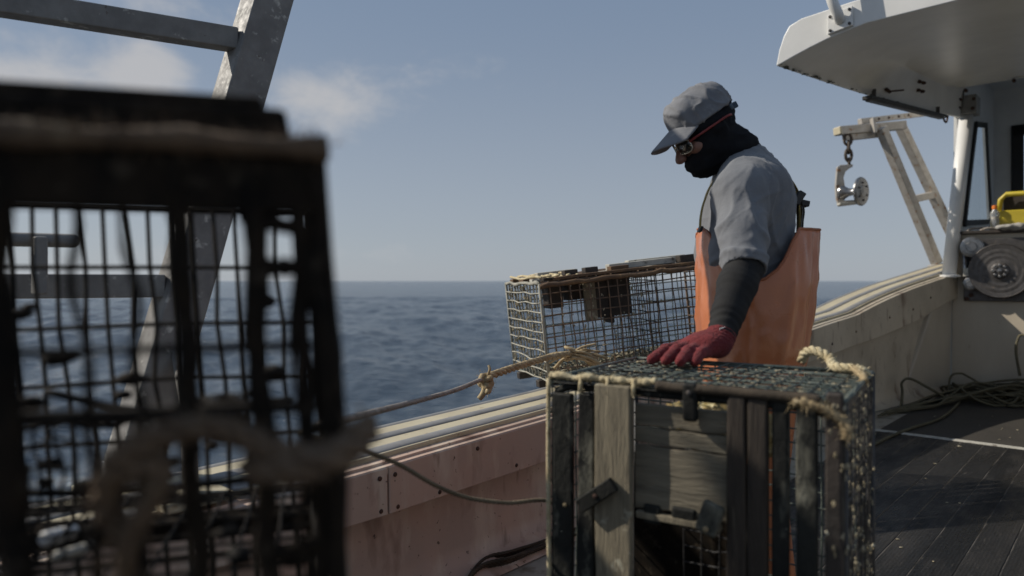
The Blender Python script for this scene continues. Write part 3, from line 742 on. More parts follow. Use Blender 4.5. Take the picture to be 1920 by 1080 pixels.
# light bar under the skirt
la, lb = onskirt(1625, 183, .05), onskirt(1768, 219, .05)
lt = thing('light_bar', 'thin dark light bar slung under the lower edge of the white roof', 'light', la)
b = MB(); b.bar(la, lb, .07, .03); b.build('housing', 'black', lt, bevel=.006)
b = MB(); b.bar(la - Vector((0, 0, .02)) + (lb - la) * .02, lb - Vector((0, 0, .02)) - (lb - la) * .02, .045, .008); b.build('diffuser', 'steel', lt)
b = MB(); b.tube(spline([lb, lb + sdir * .05 - Vector((0, 0, .035)), lb + sdir * .1 - Vector((0, 0, .03)), lb + sdir * .13 + Vector((0, 0, .03))], 6), .009, 6); b.build('end_hook', 'bolt', lt)
for k in (.08, .92):
    q = la.lerp(lb, k); b = MB(); b.bar(q, q + Vector((0, 0, .08)) , .03, .006, up=AX); b.build('clip', 'steel', lt)

# pot hauler on the bulkhead
SH = SB - .012
hc = PS(1880, 508, SH)
hau = thing('pot_hauler', 'steel pot hauler with one big grooved disc on the wheelhouse bulkhead', 'hauler', hc)
b = MB(); pl = [PS(1806, 449, SH), PS(1808, 564, SH), PS(1808, 564, SH) - PX * .95, PS(1806, 449, SH) - PX * .95]
b.prism(pl, -AX * .03); b.build('back_plate', 'steel', hau, bevel=.006)
b = MB(); R = .252
prof = [(.03, R * .55), (.10, R * .62), (.13, R * .9), (.145, R), (.155, R), (.165, R * .97)] + [(.163 + .0025 * math.sin(k * 1.9), R * (.95 - k * .055)) for k in range(11)] + [(.168, R * .30), (.18, R * .28), (.185, R * .24), (.185, 0.001)]
b.lathe(prof, hc, -AX, 56); dsc = b.build('disc', 'steel', hau, smooth=True)
dsc.modifiers.new('es', 'EDGE_SPLIT').split_angle = math.radians(35)
for k in range(8):
    a = k * math.pi / 4; b = MB(); b.lathe([(.184, .014), (.195, .014), (.2, .008)], hc + PX * (.052 * math.cos(a)) + Vector((0, 0, .052 * math.sin(a))), -AX, 6); b.build('hub_bolt', 'chrome', hau)
b = MB(); b.lathe([(.184, .02), (.205, .018), (.207, .002)], hc, -AX, 12); b.build('hub', 'chrome', hau)
def sheave(u, v, r, d):
    c = PS(u, v, SH); bb = MB(); bb.lathe([(.03, r * .5), (.05, r), (.07, r), (.09, r * .7), (.10, r * .7), (.115, r), (.13, r), (.135, r * .8), (.135, r * .5), (.145, r * .45), (.145, .001)], c, -AX, 28); bb.build(d, 'chrome', hau, smooth=True).modifiers.new('es', 'EDGE_SPLIT').split_angle = math.radians(35)
sheave(1826, 464, .095, 'guide_sheave')
sheave(1824, 532, .062, 'guide_roller')
b = MB(); b.tube([PS(1812, 476, SH) - AX * .08, PS(1813, 534, SH) - AX * .08], .022, 10); b.build('guide_bar', 'chrome', hau, smooth=True)
for (u, v, w) in ((1821, 511, .045), (1831, 507, .032)):
    b = MB(); b.box(PS(u, v, SH) - AX * .09, PX * w, Vector((0, 0, w * .9)), AX * .05); b.build('stripper_block', 'lath_pale', hau, bevel=.006)
b = MB(); q = PS(1838, 538, SH); b.prism([q, q - PX * .11 + Vector((0, 0, .01)), q - PX * .02 + Vector((0, 0, .11))], -AX * .07); b.build('stripper_knife', 'chrome', hau)
for (u, v) in ((1822, 488), (1822, 553), (1814, 560), (1814, 455)):
    b = MB(); b.lathe([(.028, .02), (.045, .02), (.05, .01)], PS(u, v, SH), -AX, 8); b.build('bolt', 'bolt', hau)

# yellow tub, bottle and rag on the shelf
zsh = 1.581
tc_ = PZ(1895, 434, zsh); tc_ = B(SB + .22, 1.08, zsh)
e = PS(1868, 430, SB + .16); t0 = e.dot(PX)
tub = thing('yellow_tub', 'yellow plastic carry tub with an open handle slot on the wheelhouse shelf', 'tub', B(SB + .2, t0 - .25, zsh))
def rr(s, t0, t1, z0, z1, r=.03, n=4):
    out = []
    for (ct, cz, a0) in ((t1 + r, z0 + r, 180), (t0 - r, z0 + r, 270), (t0 - r, z1 - r, 0), (t1 + r, z1 - r, 90)):
        for k in range(n + 1):
            a = math.radians(a0 + 90 * k / n); out.append(B(s, ct + r * math.cos(a) * (1), cz + r * math.sin(a)))
    return out
zb_, zm_, zt_ = zsh + .004, zsh + .19, zsh + .345
b = MB(); b.prism(rr(SB + .10, t0, t0 - .62, zb_, zm_, .05), AX * .34); b.build('body', 'yellow', tub, bevel=.012)
b = MB(); b.tube([B(SB + .15, t0 - .02, zm_ - .02), B(SB + .15, t0 - .035, zt_ - .05), B(SB + .15, t0 - .08, zt_), B(SB + .15, t0 - .55, zt_), B(SB + .15, t0 - .6, zm_ - .02)], .024, 10); b.build('handle', 'yellow', tub, smooth=True)
b = MB(); b.prism(rr(SB + .22, t0 - .05, t0 - .58, zm_ - .01, zt_ - .02, .03), AX * .2); b.build('shade_fill', 'wood_tar', tub)  # dark block standing in for the shade inside the tub's opening
pbot = PS(1865, 433, SB + .06); pbot.z = zsh
bt = thing('water_bottle', 'clear plastic drink bottle with orange cap beside the yellow tub', 'bottle', pbot)
b = MB(); b.lathe([(0, .034), (.008, .04), (.09, .04), (.105, .034), (.125, .034), (.14, .04), (.17, .036), (.195, .018), (.205, .018)], pbot + Vector((0, 0, .002)), (0, 0, 1), 20); b.build('bottle_body', 'bottle', bt, smooth=True)
b = MB(); b.lathe([(.203, .023), (.232, .023), (.238, .018)], pbot, (0, 0, 1), 16); b.build('cap', 'orange_cap', bt)
b = MB(); b.lathe([(.10, .0355), (.13, .0355)], pbot, (0, 0, 1), 18); b.build('band', 'rag', bt)
q = PS(1893, 437, SB - .02); q.z = zsh
sd = SDF(q - Vector((.3, .3, .02)), q + Vector((.3, .3, .15)), .012)
sd.ell(q + Vector((0, 0, .02)), (.12, .10, .03)); sd.ell(q + Vector((.08, -.06, .02)), (.09, .06, .035), k=.03)
rg = sdf_obj('rag', sd, 'rag', None, 2, lambda p: .012 * noise.noise(p * 22)); tag(rg, 'crumpled grey rag lying on the shelf under the yellow tub', 'rag')
q = PS(1838, 440, SB - .02); q.z = zsh
b = MB(); b.rope(spline([q, q + PX * -.06 + Vector((0, 0, .02)), q - PX * .12 + AX * .05 + Vector((0, 0, .012)), q - PX * .02 + AX * .08 + Vector((0, 0, .03)), q + PX * .08 + AX * .02 + Vector((0, 0, .02)), q + PX * .10 - AX * .035 + Vector((0, 0, -.01))], 6), .011)
tag(b.build('cord', 'rope_grey', smooth=True), 'short tangle of grey cord at the left end of the shelf', 'cord')

# hauling davit with its hanging block
dv = thing('hauling_davit', 'salt stained aluminium davit leaning outboard of the port rail by the pillar', 'davit', P(1757, 496, 7.5))
Y0 = 7.45; Y1 = 7.15
l1a, l1b = P(1757, 494, Y0), P(1652, 240, Y1)
l2a, l2b = P(1800, 470, Y0 + .35), P(1688, 236, Y1 + .3)
for (a, q) in ((l1a, l1b), (l2a, l2b)):
    b = MB(); b.bar(a, q, .085, .085); b.build('leg', 'alu_rust', dv, bevel=.006)
b = MB(); b.bar(l1a.lerp(l1b, .48), l2a.lerp(l2b, .46), .07, .07); b.build('cross_brace', 'alu_rust', dv, bevel=.005)
ta, tb = P(1570, 246, Y1 - .03), P(1694, 235, Y1 + .16)
b = MB(); b.bar(ta, tb, .10, .085); beam = b.build('head_beam', 'alu_rust', dv, bevel=.008)
b = MB(); b.bar(ta.lerp(tb, .1) - Vector((0, 0, .075)), ta.lerp(tb, .66) - Vector((0, 0, .07)), .06, .06); b.build('lower_flange', 'alu_rust', beam, bevel=.006)
b = MB(); b.bar(ta - (tb - ta) * .012, ta + (tb - ta) * .02, .105, .075); b.build('end_cap', 'cream', beam, bevel=.008)
b = MB(); b.bar(P(1612, 228, Y1 + .06), P(1735, 213, Y1 + .5), .05, .055); st = b.build('stay_arm', 'alu_rust', dv, bevel=.004)
for k in (.25, .4, .55, .7):
    q = P(1612, 228, Y1 + .06).lerp(P(1735, 213, Y1 + .5), k); b = MB(); b.lathe([(0, .012), (.034, .012), (.036, .006)], q, Vector((.25, -.97, 0)), 10); b.build('bolt', 'bolt', st)
b = MB(); b.bar(P(1636, 222, Y1) , P(1640, 250, Y1 - .03), .03, .06, up=Vector((0, 1, 0))); b.build('clamp', 'alu_rust', dv, bevel=.004)
b = MB(); b.lathe([(-.08, .09), (.0, .09), (.008, .07)], l1a - Vector((0, 0, .02)), (0, 0, 1), 4); b.build('foot_plate', 'alu_rust', dv)
bk = thing('hanging_block', 'steel snatch block with a spool sheave hanging on a chain from the davit', 'block', P(1592, 300, Y1))
Yb = Y1 - .03
def link(c, hx, hz, ax, r):
    ax = Vector(ax); pts = [c + ax * (hx * math.cos(a)) + Vector((0, 0, hz * math.sin(a))) for a in np.linspace(0, 2 * math.pi, 18)[:-1]]
    bb = MB(); bb.tube(pts, r, 7, closed=True); bb.build('chain_link', 'chain', bk, smooth=True)
link(P(1590, 262, Yb), .038, .055, (1, 0, 0), .013); link(P(1591, 276, Yb), .036, .06, (.3, .95, 0), .014)
link(P(1591, 291, Yb), .042, .06, (.9, .4, 0), .016); link(P(1592, 304, Yb), .028, .04, (.3, .9, 0), .012)
def z6(x, y): return 1480 + x * .389, 200 + y * .389
cpoly = [(232, 290), (246, 280), (290, 278), (306, 276), (308, 288), (292, 296), (272, 312), (262, 340), (268, 380), (252, 410), (256, 440), (262, 452), (350, 448), (352, 466), (240, 480), (228, 440), (224, 380)]
b = MB(); b.prism([P(*z6(x, y), Yb - .03) for (x, y) in cpoly], (.012, .06, 0)); b.build('side_frame', 'alu_rust', bk, bevel=.006)
axd = Vector((.62, -.78, -.03)).normalized(); o0 = P(*z6(250, 415), Yb)
b = MB(); b.lathe([(0, .075), (.018, .078), (.03, .066), (.07, .042), (.11, .033), (.14, .036), (.17, .058), (.185, .138), (.2, .142), (.214, .132), (.219, .06), (.226, .055), (.228, .001)], o0, axd, 36); sh = b.build('sheave', 'chrome', bk, smooth=True)
sh.modifiers.new('es', 'EDGE_SPLIT').split_angle = math.radians(38)
for k in range(6):
    a = k * math.pi / 3; x = axd.orthogonal().normalized(); y = axd.cross(x); b = MB(); b.lathe([(.216, .010), (.226, .010), (.229, .005)], o0 + (x * math.cos(a) + y * math.sin(a)) * .085, axd, 8); b.build('bolt', 'steel', sh)
b = MB(); b.bar(P(*z6(236, 470), Yb - .05), P(*z6(354, 462), Yb - .07), .09, .022); b.build('bottom_plate', 'lath_pale', bk, bevel=.004)

# gantry ladder frame on the port quarter
def gantry():
    g = thing('gantry_frame', 'weathered aluminium gantry post with ladder rungs leaning forward on the port rail', 'gantry', P(240, 905, 2.07))
    base = P(240, 905, 2.06); top = base + AX * .56 + Vector((0, 0, 1.95)); mid = None
    x, y = AX * .067, PX * .056; up = (top - base)
    b = MB(); b.hexa([base - x - y, base + x - y, base + x + y, base - x + y], [top - x - y, top + x - y, top + x + y, top - x + y]); b.build('post', 'alu', g, bevel=.006)
    rd = Vector((-.865, -.5, 0))
    def at(z): return base + up * ((z - base.z) / up.z)
    for (u, v, h) in ((440, 74, .070), (312, 536, .068)):
        z = P(u, v, 2.3 if v < 200 else 2.13).z; a = at(z) - AX * .06 - PX * .0
        b = MB(); b.bar(a + rd * -.0, a + rd * 1.25, .06, h); b.build('rung', 'alu', g, bevel=.005)
    z = P(160, 452, 1.9).z; a = at(z) - AX * .05
    q0 = P(150, 452, 1.92); b = MB(); b.bar(q0, q0 + rd * .75, .05, .036); b.build('hook_bar', 'alu', g, bevel=.016, seg=3)
    q1 = P(74, 480, 1.83); b = MB(); b.bar(q1 + Vector((0, 0, .05)), q1 - Vector((0, 0, .10)), .04, .03, up=AX); b.build('hook_upright', 'alu', g, bevel=.006)
    # second upright farther aft carries the other ends of the rungs
    b2 = base + rd * 1.28; b2.z = zcap(0) ; t2 = top + rd * 1.28; x2 = rd * .06
    b = MB(); b.hexa([b2 - x2 - y, b2 + x2 - y, b2 + x2 + y, b2 - x2 + y], [t2 - x2 - y, t2 + x2 - y, t2 + x2 + y, t2 - x2 + y]); b.build('post', 'alu', g, bevel=.006)
    a = P(358, 925, 1.88); b = MB(); b.tube([a, P(352, 760, 1.96), at(P(340, 640, 2.1).z) + AX * .02], .021, 12); b.build('brace', 'alu', g, smooth=True)
    b = MB(); b.box(a + Vector((0, 0, -.012)), AX * .09, PX * .06, Vector((0, 0, .012))); b.build('foot_plate', 'cream', g, bevel=.004)
    b = MB(); b.box(base + Vector((0, 0, -.01)), AX * .12, PX * .09, Vector((0, 0, .012))); b.build('foot_plate', 'cream', g, bevel=.004)
gantry()

# ------------------------------------------------------------------ TRAPS
def wire(b, a, c, r, jit=.0015, n=4, segs=5):
    a, c = Vector(a), Vector(c); pts = []
    for i in range(segs + 1):
        p = a.lerp(c, i / segs)
        if 0 < i < segs: p = p + Vector((random.gauss(0, jit), random.gauss(0, jit), random.gauss(0, jit)))
        pts.append(p)
    b.tube(pts, r, n, cap=False)
def panel(name, o, ux, uy, lx, ly, px, py, r, m, parent, jit=.0015, warp=None, skip=0.0):
    o, ux, uy = Vector(o), Vector(ux), Vector(uy); b = MB(); nx = max(1, round(lx / px)); ny = max(1, round(ly / py))
    nrm = ux.cross(uy) * r * .9
    for i in range(nx + 1):
        if random.random() < skip: continue
        a = o + ux * (lx * i / nx); wire(b, a + nrm, a + uy * ly + nrm, r, jit)
    for j in range(ny + 1):
        a = o + uy * (ly * j / ny); wire(b, a - nrm, a + ux * lx - nrm, r, jit)
    if warp: b.v = [tuple(warp(Vector(p))) for p in b.v]
    return b.build(name, m, parent, local=True)
def crud(b, spots, r0=.003, r1=.009):
    for p in spots: b.blob(p, random.uniform(r0, r1))

# --- trap standing on end in front of the man
T1O = Vector((.084, 1.5, 0)); E1 = Vector((.478, -.302, 0)).normalized(); E2 = Vector((-E1.y, E1.x, 0))
T1M = Matrix(((E1.x, E2.x, 0, T1O.x), (E1.y, E2.y, 0, T1O.y), (0, 0, 1, T1O.z), (0, 0, 0, 1)))
t1 = thing('lobster_trap', 'wire lobster trap stood on end, its wood slatted front under the red glove', 'lobster trap', mtx=T1M)
LX, LY, LZ = .562, .46, .895
def F1(zx, zy):
    q = T1M.inverted() @ plane(1000 + zx * .4074, 640 + zy * .4074, T1O, E2); return q.x, q.z
def slat(x0, x1, z0, z1, y0, th, m, name='slat', bev=.005, tilt=0.0):
    b = MB(); segs = 7; rows = []
    for i in range(segs + 1):
        z = z0 + (z1 - z0) * i / segs; j = lambda: random.gauss(0, .0012)
        rows.append([Vector((x0 + j() + tilt * (z1 - z), y0 + j() * .5, z)), Vector((x1 + j() + tilt * (z1 - z), y0 + j() * .5, z)), Vector((x1 + tilt * (z1 - z), y0 + th, z)), Vector((x0 + tilt * (z1 - z), y0 + th, z))])
    b.loft(rows); return b.build(name, m, t1, local=True, bevel=bev)
zr = .868
for (a, c, m, y0, th) in ((98, 187, 'slat_black', -.010, .016), (208, 290, 'slat_black', -.008, .016), (300, 466, 'wood_grey', -.020, .020),
                          (893, 985, 'wood_dark', -.014, .02), (991, 1086, 'wood_dark', -.013, .02), (1100, 1180, 'slat_black', -.008, .016),
                          (1209, 1312, 'slat_black', -.010, .016), (1345, 1428, 'wood_tar', -.008, .018)):
    x0 = F1(a, 500)[0]; x1 = F1(c, 500)[0]
    slat(x0, x1, .012, F1((a + c) / 2, 196)[1] if m == 'wood_grey' else F1((a + c) / 2, 236)[1], y0, th, m, 'plank' if 'wood' in m else 'slat')
# door of cross planks
xl, xr = F1(462, 500)[0], F1(892, 500)[0]
for (ya, yb, k) in ((292, 392, 0), (398, 476, 1), (484, 772, 2)):
    za, zb = F1(520, ya)[1], F1(520, yb)[1]; b = MB(); rows = []
    for i in range(9):
        x = xl + (xr - xl) * i / 8; j = lambda: random.gauss(0, .0016)
        rows.append([Vector((x, .004, zb + j())), Vector((x, .022, zb)), Vector((x, .022, za)), Vector((x, .004, za + j()))])
    b.loft(rows); b.build('cross_plank', 'wood_greyh', t1, local=True, bevel=.003)
x0, z0 = F1(480, 740); b = MB(); b.abox((xl + .005, -.004, z0 - .03), (xr - .012, .012, z0 - .016)); b.build('door_rail', 'wood_grey', t1, local=True, bevel=.003)
for (zx, zy, w) in ((545, 790, .018), (690, 805, .024)):
    x, z = F1(zx, zy); b = MB(); b.abox((x - w, -.003, z - .022), (x + w, .012, z + .016)); b.build('door_cleat', 'slat_black', t1, local=True, bevel=.006)
# top frame rail of black plastic with rounded corners, side rails
b = MB(); zt1 = LZ
b.tube([Vector((.008, .003, .02)), Vector((.008, .003, zt1 - .05)), Vector((.014, .003, zt1 - .024)), Vector((.04, .003, zt1 - .014)), Vector((.3, .003, zt1 - .014)), Vector((LX - .05, .003, zt1 - .014)), Vector((LX - .02, .003, zt1 - .026)), Vector((LX - .006, .003, zt1 - .06)), Vector((LX - .006, .003, .02))], .0085, 8)
b.build('front_hoop', 'slat_black', t1, local=True, smooth=True)
zA, zB = F1(700, 168)[1], F1(700, 238)[1]; b = MB(); b.abox((.014, -.014, zB), (LX - .03, .004, LZ - .004)); b.build('top_rail', 'slat_black', t1, local=True, bevel=.006)
x, z = F1(732, 285); b = MB(); b.abox((x - .014, -.02, z - .032), (x + .014, -.002, z + .04)); hg = b.build('hinge_strap', 'slat_black', t1, local=True, bevel=.006)
b = MB(); b.lathe([(0, .006), (.004, .005), (.005, .001)], (x, -.02, z + .022), (0, -1, 0), 8); b.build('rivet', 'steel', hg, local=True)
# turn-button latch, screwed through the plank
(xa, za), (xb, zb) = F1(243, 742), F1(398, 640); a, c = Vector((xa, -.028, za)), Vector((xb, -.028, zb)); d = (c - a).normalized(); n_ = Vector((-d.z, 0, d.x))
b = MB(); b.box((a + c) / 2, (c - a) / 2, n_ * .0145, Vector((0, .007, 0))); lt_ = b.build('turn_button', 'slat_black', t1, local=True, bevel=.003)
b = MB(); b.lathe([(0, .005), (.003, .005), (.004, .001)], (a + c) / 2 + Vector((0, -.007, 0)), (0, -1, 0), 8); b.build('screw', 'bolt', lt_, local=True)
(xa, za), (xb, zb) = F1(805, 870), F1(855, 730); a, c = Vector((xa, -.022, za)), Vector((xb, -.022, zb)); d = (c - a).normalized(); n_ = Vector((-d.z, 0, d.x))
b = MB(); b.box((a + c) / 2, (c - a) / 2, n_ * .021, Vector((0, .007, 0))); lt_ = b.build('turn_button', 'slat_black', t1, local=True, bevel=.008)
b = MB(); b.lathe([(0, .005), (.003, .005), (.004, .001)], a.lerp(c, .2) + Vector((0, -.007, 0)), (0, -1, 0), 8); b.build('screw', 'rope_tan', lt_, local=True)
x, z = F1(158, 745); b = MB(); b.lathe([(0, .004), (.003, .004), (.004, .001)], (x, -.0115, z), (0, -1, 0), 8); b.build('screw', 'rope_tan', t1, local=True)
# wire faces
pw = .036; wr = .0021
panel('wire_panel', (0, 0, LZ), (1, 0, 0), (0, 1, 0), LX, LY, pw, pw, wr, 'wire_green', t1, .0018)
panel('wire_panel', (LX, 0, 0), (0, 1, 0), (0, 0, 1), LY, LZ, pw, pw, wr, 'wire_dark', t1, .002)
panel('wire_panel', (0, 0, 0), (0, 1, 0), (0, 0, 1), LY, LZ, pw, pw, wr, 'wire_green', t1, .0018)
panel('wire_panel', (0, LY, 0), (1, 0, 0), (0, 0, 1), LX, LZ, pw, pw, wr, 'wire_green', t1, .0018)
panel('wire_panel', (0, 0, .006), (1, 0, 0), (0, 1, 0), LX, LY, pw, pw, wr, 'wire_green', t1, .001)
panel('inner_netting', (.245, .12, .02), (1, 0, 0), (0, 0, 1), .15, .60, .034, .034, .0018, 'wire_dark', t1, .002)
b = MB(); b.abox((.115, .17, .01), (.40, .18, .72)); b.build('shade_board', 'slat_tar', t1, local=True)  # added dark sheet standing in for the shade inside the trap
for (xx, yy) in ((0, LY), (LX, LY), (LX, .02)):
    b = MB(); b.tube([(xx, yy, .0), (xx, yy, LZ)], .006, 8); b.build('corner_rod', 'wire_dark', t1, local=True, smooth=True)
for (p, q) in (((0, LY, LZ), (LX, LY, LZ)), ((0, 0, LZ), (0, LY, LZ)), ((LX, 0, LZ), (LX, LY, LZ))):
    b = MB(); b.tube([p, q], .005, 8); b.build('edge_rod', 'wire_green', t1, local=True, smooth=True)
# crusted growth on the mesh
b = MB()
for _ in range(420):
    j = random.randint(0, 12); b.blob((LX + random.gauss(0, .003), LY * j / 12 + random.gauss(0, .002), random.random() ** .8 * LZ), random.uniform(.0015, .0048), (1, 1, random.uniform(1, 2.6)))
for _ in range(160):
    b.blob((random.random() * LX, LY * random.randint(0, 12) / 12 + random.gauss(0, .001), LZ + random.gauss(.001, .001)), random.uniform(.0012, .0034), (random.uniform(1, 2.4), 1, .7))
for _ in range(9):
    b.blob((random.random() * LX, random.random() * LY, LZ + .002), random.uniform(.003, .007), (1.6, 1.2, .5))
for _ in range(90):
    b.blob((LX - .01 + random.gauss(0, .008), random.gauss(.01, .015), LZ - random.random() ** 2 * .3), random.uniform(.0015, .0042), (1, 1, 1.6))
b.build('barnacles', 'crud', t1, local=True, stuff=True)
# rope seizing round the rim
b = MB(); q = [Vector((.0, -.002, LZ + .006))]
for i in range(1, 9): q.append(Vector((.235 * i / 8, -.008 + random.gauss(0, .0015), LZ + .008 + random.gauss(0, .0022))))
b.tube(spline(q, 6), [.0068 + random.uniform(-.0018, .0022) for _ in range(49)], 8); b.fuzz(resample(spline(q, 6), .006), .0075, .008, 7)
b.build('rim_rope', 'rope_pale', t1, local=True, smooth=True)
b = MB(); q = [Vector((.235 + (LX - .27) * i / 8, -.010 + random.gauss(0, .001), LZ + .004 + random.gauss(0, .0012))) for i in range(9)]
b.tube(spline(q, 6), .0095, 10); b.fuzz(resample(spline(q, 6), .01), .009, .004, 3)
b.build('rim_rope', 'rope_dark', t1, local=True, smooth=True)
q = [Vector((.485, -.012, LZ - .004)), Vector((.50, -.014, LZ - .002)), Vector((.52, -.014, LZ - .006)), Vector((LX - .015, -.010, LZ - .018)), Vector((LX + .004, -.006, LZ - .04)), Vector((LX + .005, -.004, LZ - .06))]
sq = spline(q, 7); b = MB(); b.tube(sq, [.0075 + .003 * random.random() for _ in sq], 7); b.fuzz(resample(sq, .0025), .008, .011, 14)
b.build('rim_rope', 'rope_tan', t1, local=True, smooth=True)
q = [Vector((-.004, -.006, LZ)), Vector((-.006, -.004, LZ - .2)), Vector((-.003, -.006, LZ - .45)), Vector((-.005, -.004, .1))]
b = MB(); b.tube(spline(q, 8), .005, 7); b.fuzz(resample(spline(q, 8), .012), .005, .005, 4); b.build('rim_rope', 'rope_pale', t1, local=True, smooth=True)
for xx in (.075, .135, .19):
    b = MB(); b.tube([(xx, -.016, LZ - .02), (xx, -.014, LZ + .012), (xx + .008, .008, LZ + .014), (xx + .008, .012, LZ - .01)], .0045, 6); b.fuzz(resample([Vector((xx, -.016, LZ - .02)), Vector((xx, -.014, LZ + .012))], .006), .004, .008, 4); b.build('seizing', 'rope_pale', t1, local=True, smooth=True)
# frayed rope becket on the far right of the top
hp = [T1M.inverted() @ P(u, v, Y) for (u, v, Y) in ((1503, 678, 1.70), (1508, 664, 1.69), (1522, 657, 1.67), (1540, 662, 1.65), (1556, 672, 1.63), (1562, 684, 1.60), (1575, 690, 1.57), (1606, 692, 1.545), (1622, 700, 1.50))]
sq = spline(hp, 8); b = MB(); b.rope(sq, .0115, .05); b.fuzz(resample(sq, .005), .010, .010, 9); b.build('rope_becket', 'rope_pale', t1, local=True, smooth=True)
hp = [T1M.inverted() @ P(u, v, Y) for (u, v, Y) in ((1600, 690, 1.55), (1616, 702, 1.47), (1622, 715, 1.44))]
sq = spline(hp, 8); b = MB(); b.tube(sq, .008, 7); b.fuzz(resample(sq, .005), .008, .010, 7); b.build('rope_becket', 'rope_tan', t1, local=True, smooth=True)
# bait hung inside it
bc = T1M @ Vector((.30, .17, .80))
sd = SDF(bc - Vector((.16, .16, .14)), bc + Vector((.16, .16, .14)), .007)
sd.ell(bc, (.09, .07, .055)); sd.ell(bc + Vector((.06, -.03, -.01)), (.06, .05, .05), k=.02); sd.ell(bc + Vector((-.06, .02, 0)), (.055, .05, .045), k=.02); sd.cone(bc + Vector((0, 0, .03)), bc + Vector((0, 0, .095)), .02, .006, .02)
o = sdf_obj('bait_bag', sd, 'bait', None, 1, lambda p: .010 * noise.noise(p * 60) + .006 * noise.noise(p * 130)); tag(o, 'golden lumpy bait bag hanging inside the upright trap behind its door planks', 'bait bag')

# --- wire trap lying across the port rail
L2 = P(1030, 716, 3.42); phi = math.radians(17); tl = math.radians(6.3)
g1 = Vector((math.cos(phi) * math.cos(tl), math.sin(phi) * math.cos(tl), math.sin(tl))); g2 = Vector((-math.sin(phi), math.cos(phi), 0)); g3 = g1.cross(g2)
T2M = Matrix(((g1.x, g2.x, g3.x, L2.x), (g1.y, g2.y, g3.y, L2.y), (g1.z, g2.z, g3.z, L2.z), (0, 0, 0, 1)))
t2 = thing('wire_trap', 'rusty wire trap with a paler end balanced across the port rail behind the man', 'lobster trap', mtx=T2M)
A2, B2, C2 = 1.12, .56, .475
wr2 = .0033
panel('wire_panel', (0, 0, 0), (1, 0, 0), (0, 0, 1), A2, C2, .052, .052, wr2, 'wire_rust', t2, .003)
panel('wire_panel', (0, B2, 0), (1, 0, 0), (0, 0, 1), A2, C2, .052, .052, wr2, 'wire_green', t2, .003)
panel('wire_panel', (0, 0, 0), (0, 1, 0), (0, 0, 1), B2, C2, .05, .046, .0042, 'wire_pale', t2, .003)
panel('wire_panel', (A2, 0, 0), (0, 1, 0), (0, 0, 1), B2, C2, .05, .05, wr2, 'wire_rust', t2, .002)
panel('wire_panel', (0, 0, 0), (1, 0, 0), (0, 1, 0), A2, B2, .052, .052, wr2, 'wire_green', t2, .002)
panel('wire_panel', (0, 0, C2), (1, 0, 0), (0, 1, 0), A2, B2, .052, .052, wr2, 'wire_rust', t2, .002)
panel('partition', (.62, 0, 0), (0, 1, 0), (0, 0, 1), B2, C2, .05, .05, .003, 'wire_dark', t2, .003)
for (xx, m) in ((0, 'wire_pale'), (A2, 'wire_rust')):
    for yy in (0, B2):
        b = MB(); b.tube([(xx, yy, 0), (xx, yy, C2)], .007, 8); b.build('corner_rod', m, t2, local=True, smooth=True)
b = MB(); b.tube([Vector((i * A2 / 24, -.004 + random.gauss(0, .002), C2 - .012 + random.gauss(0, .003))) for i in range(25)], [.011 + random.uniform(-.002, .003) for _ in range(25)], 8); b.build('edge_pole', 'lath_rust', t2, local=True, smooth=True)
b = MB(); b.tube([Vector((0, i * B2 / 12, C2 + random.gauss(0, .003))) for i in range(13)], [.009 + random.uniform(-.002, .003) for _ in range(13)], 8); b.build('edge_pole', 'wire_pale', t2, local=True, smooth=True)
for yy in (.10, .42):
    b = MB(); b.abox((-.02, yy, -.042), (A2 + .01, yy + .05, -.006)); b.build('runner', 'wood_dark', t2, local=True, bevel=.005)
# laths nailed over the top
for k in range(9):
    yy = .01 + k * .062; zz = C2 + .006
    m = random.choice(['lath_rust', 'lath_pale', 'wood_dark', 'lath_rust']) if k else 'lath_rust'
    b = MB(); x0 = random.uniform(.0, .06) if k else .09; rows = []
    for i in range(9):
        x = x0 + (A2 + .02 - x0) * i / 8; j = random.gauss(0, .002); rows.append([Vector((x, yy, zz + j)), Vector((x, yy + .045, zz + j)), Vector((x, yy + .045, zz + .014 + j)), Vector((x, yy, zz + .014 + j))])
    b.loft(rows); b.build('lath', m, t2, local=True, bevel=.002)
for (x0, x1, y0, h, m) in ((.42, .80, .10, .030, 'lath_pale'), (.58, .92, .20, .036, 'lath_pale'), (.10, .32, .30, .022, 'lath_pale'), (.16, .23, .06, .026, 'wood_tar'), (.27, .34, .06, .028, 'wood_tar'), (.80, 1.05, .05, .036, 'wood_dark'), (1.0, 1.12, .10, .040, 'lath_rust'), (.40, .50, .04, .020, 'lath_rust')):
    b = MB(); b.abox((x0, y0, C2 + .022), (x1, y0 + .05, C2 + .022 + h)); b.build('top_batten', m, t2, local=True, bevel=.003)
b = MB()
for k in range(5): b.tube([Vector((.02 + .05 * k + random.gauss(0, .004), .02 + .52 * i / 8, C2 + .026 + .006 * math.sin(i + k))) for i in range(9)], .007, 6)
b.build('lid_line', 'rope_pale', t2, local=True, smooth=True)
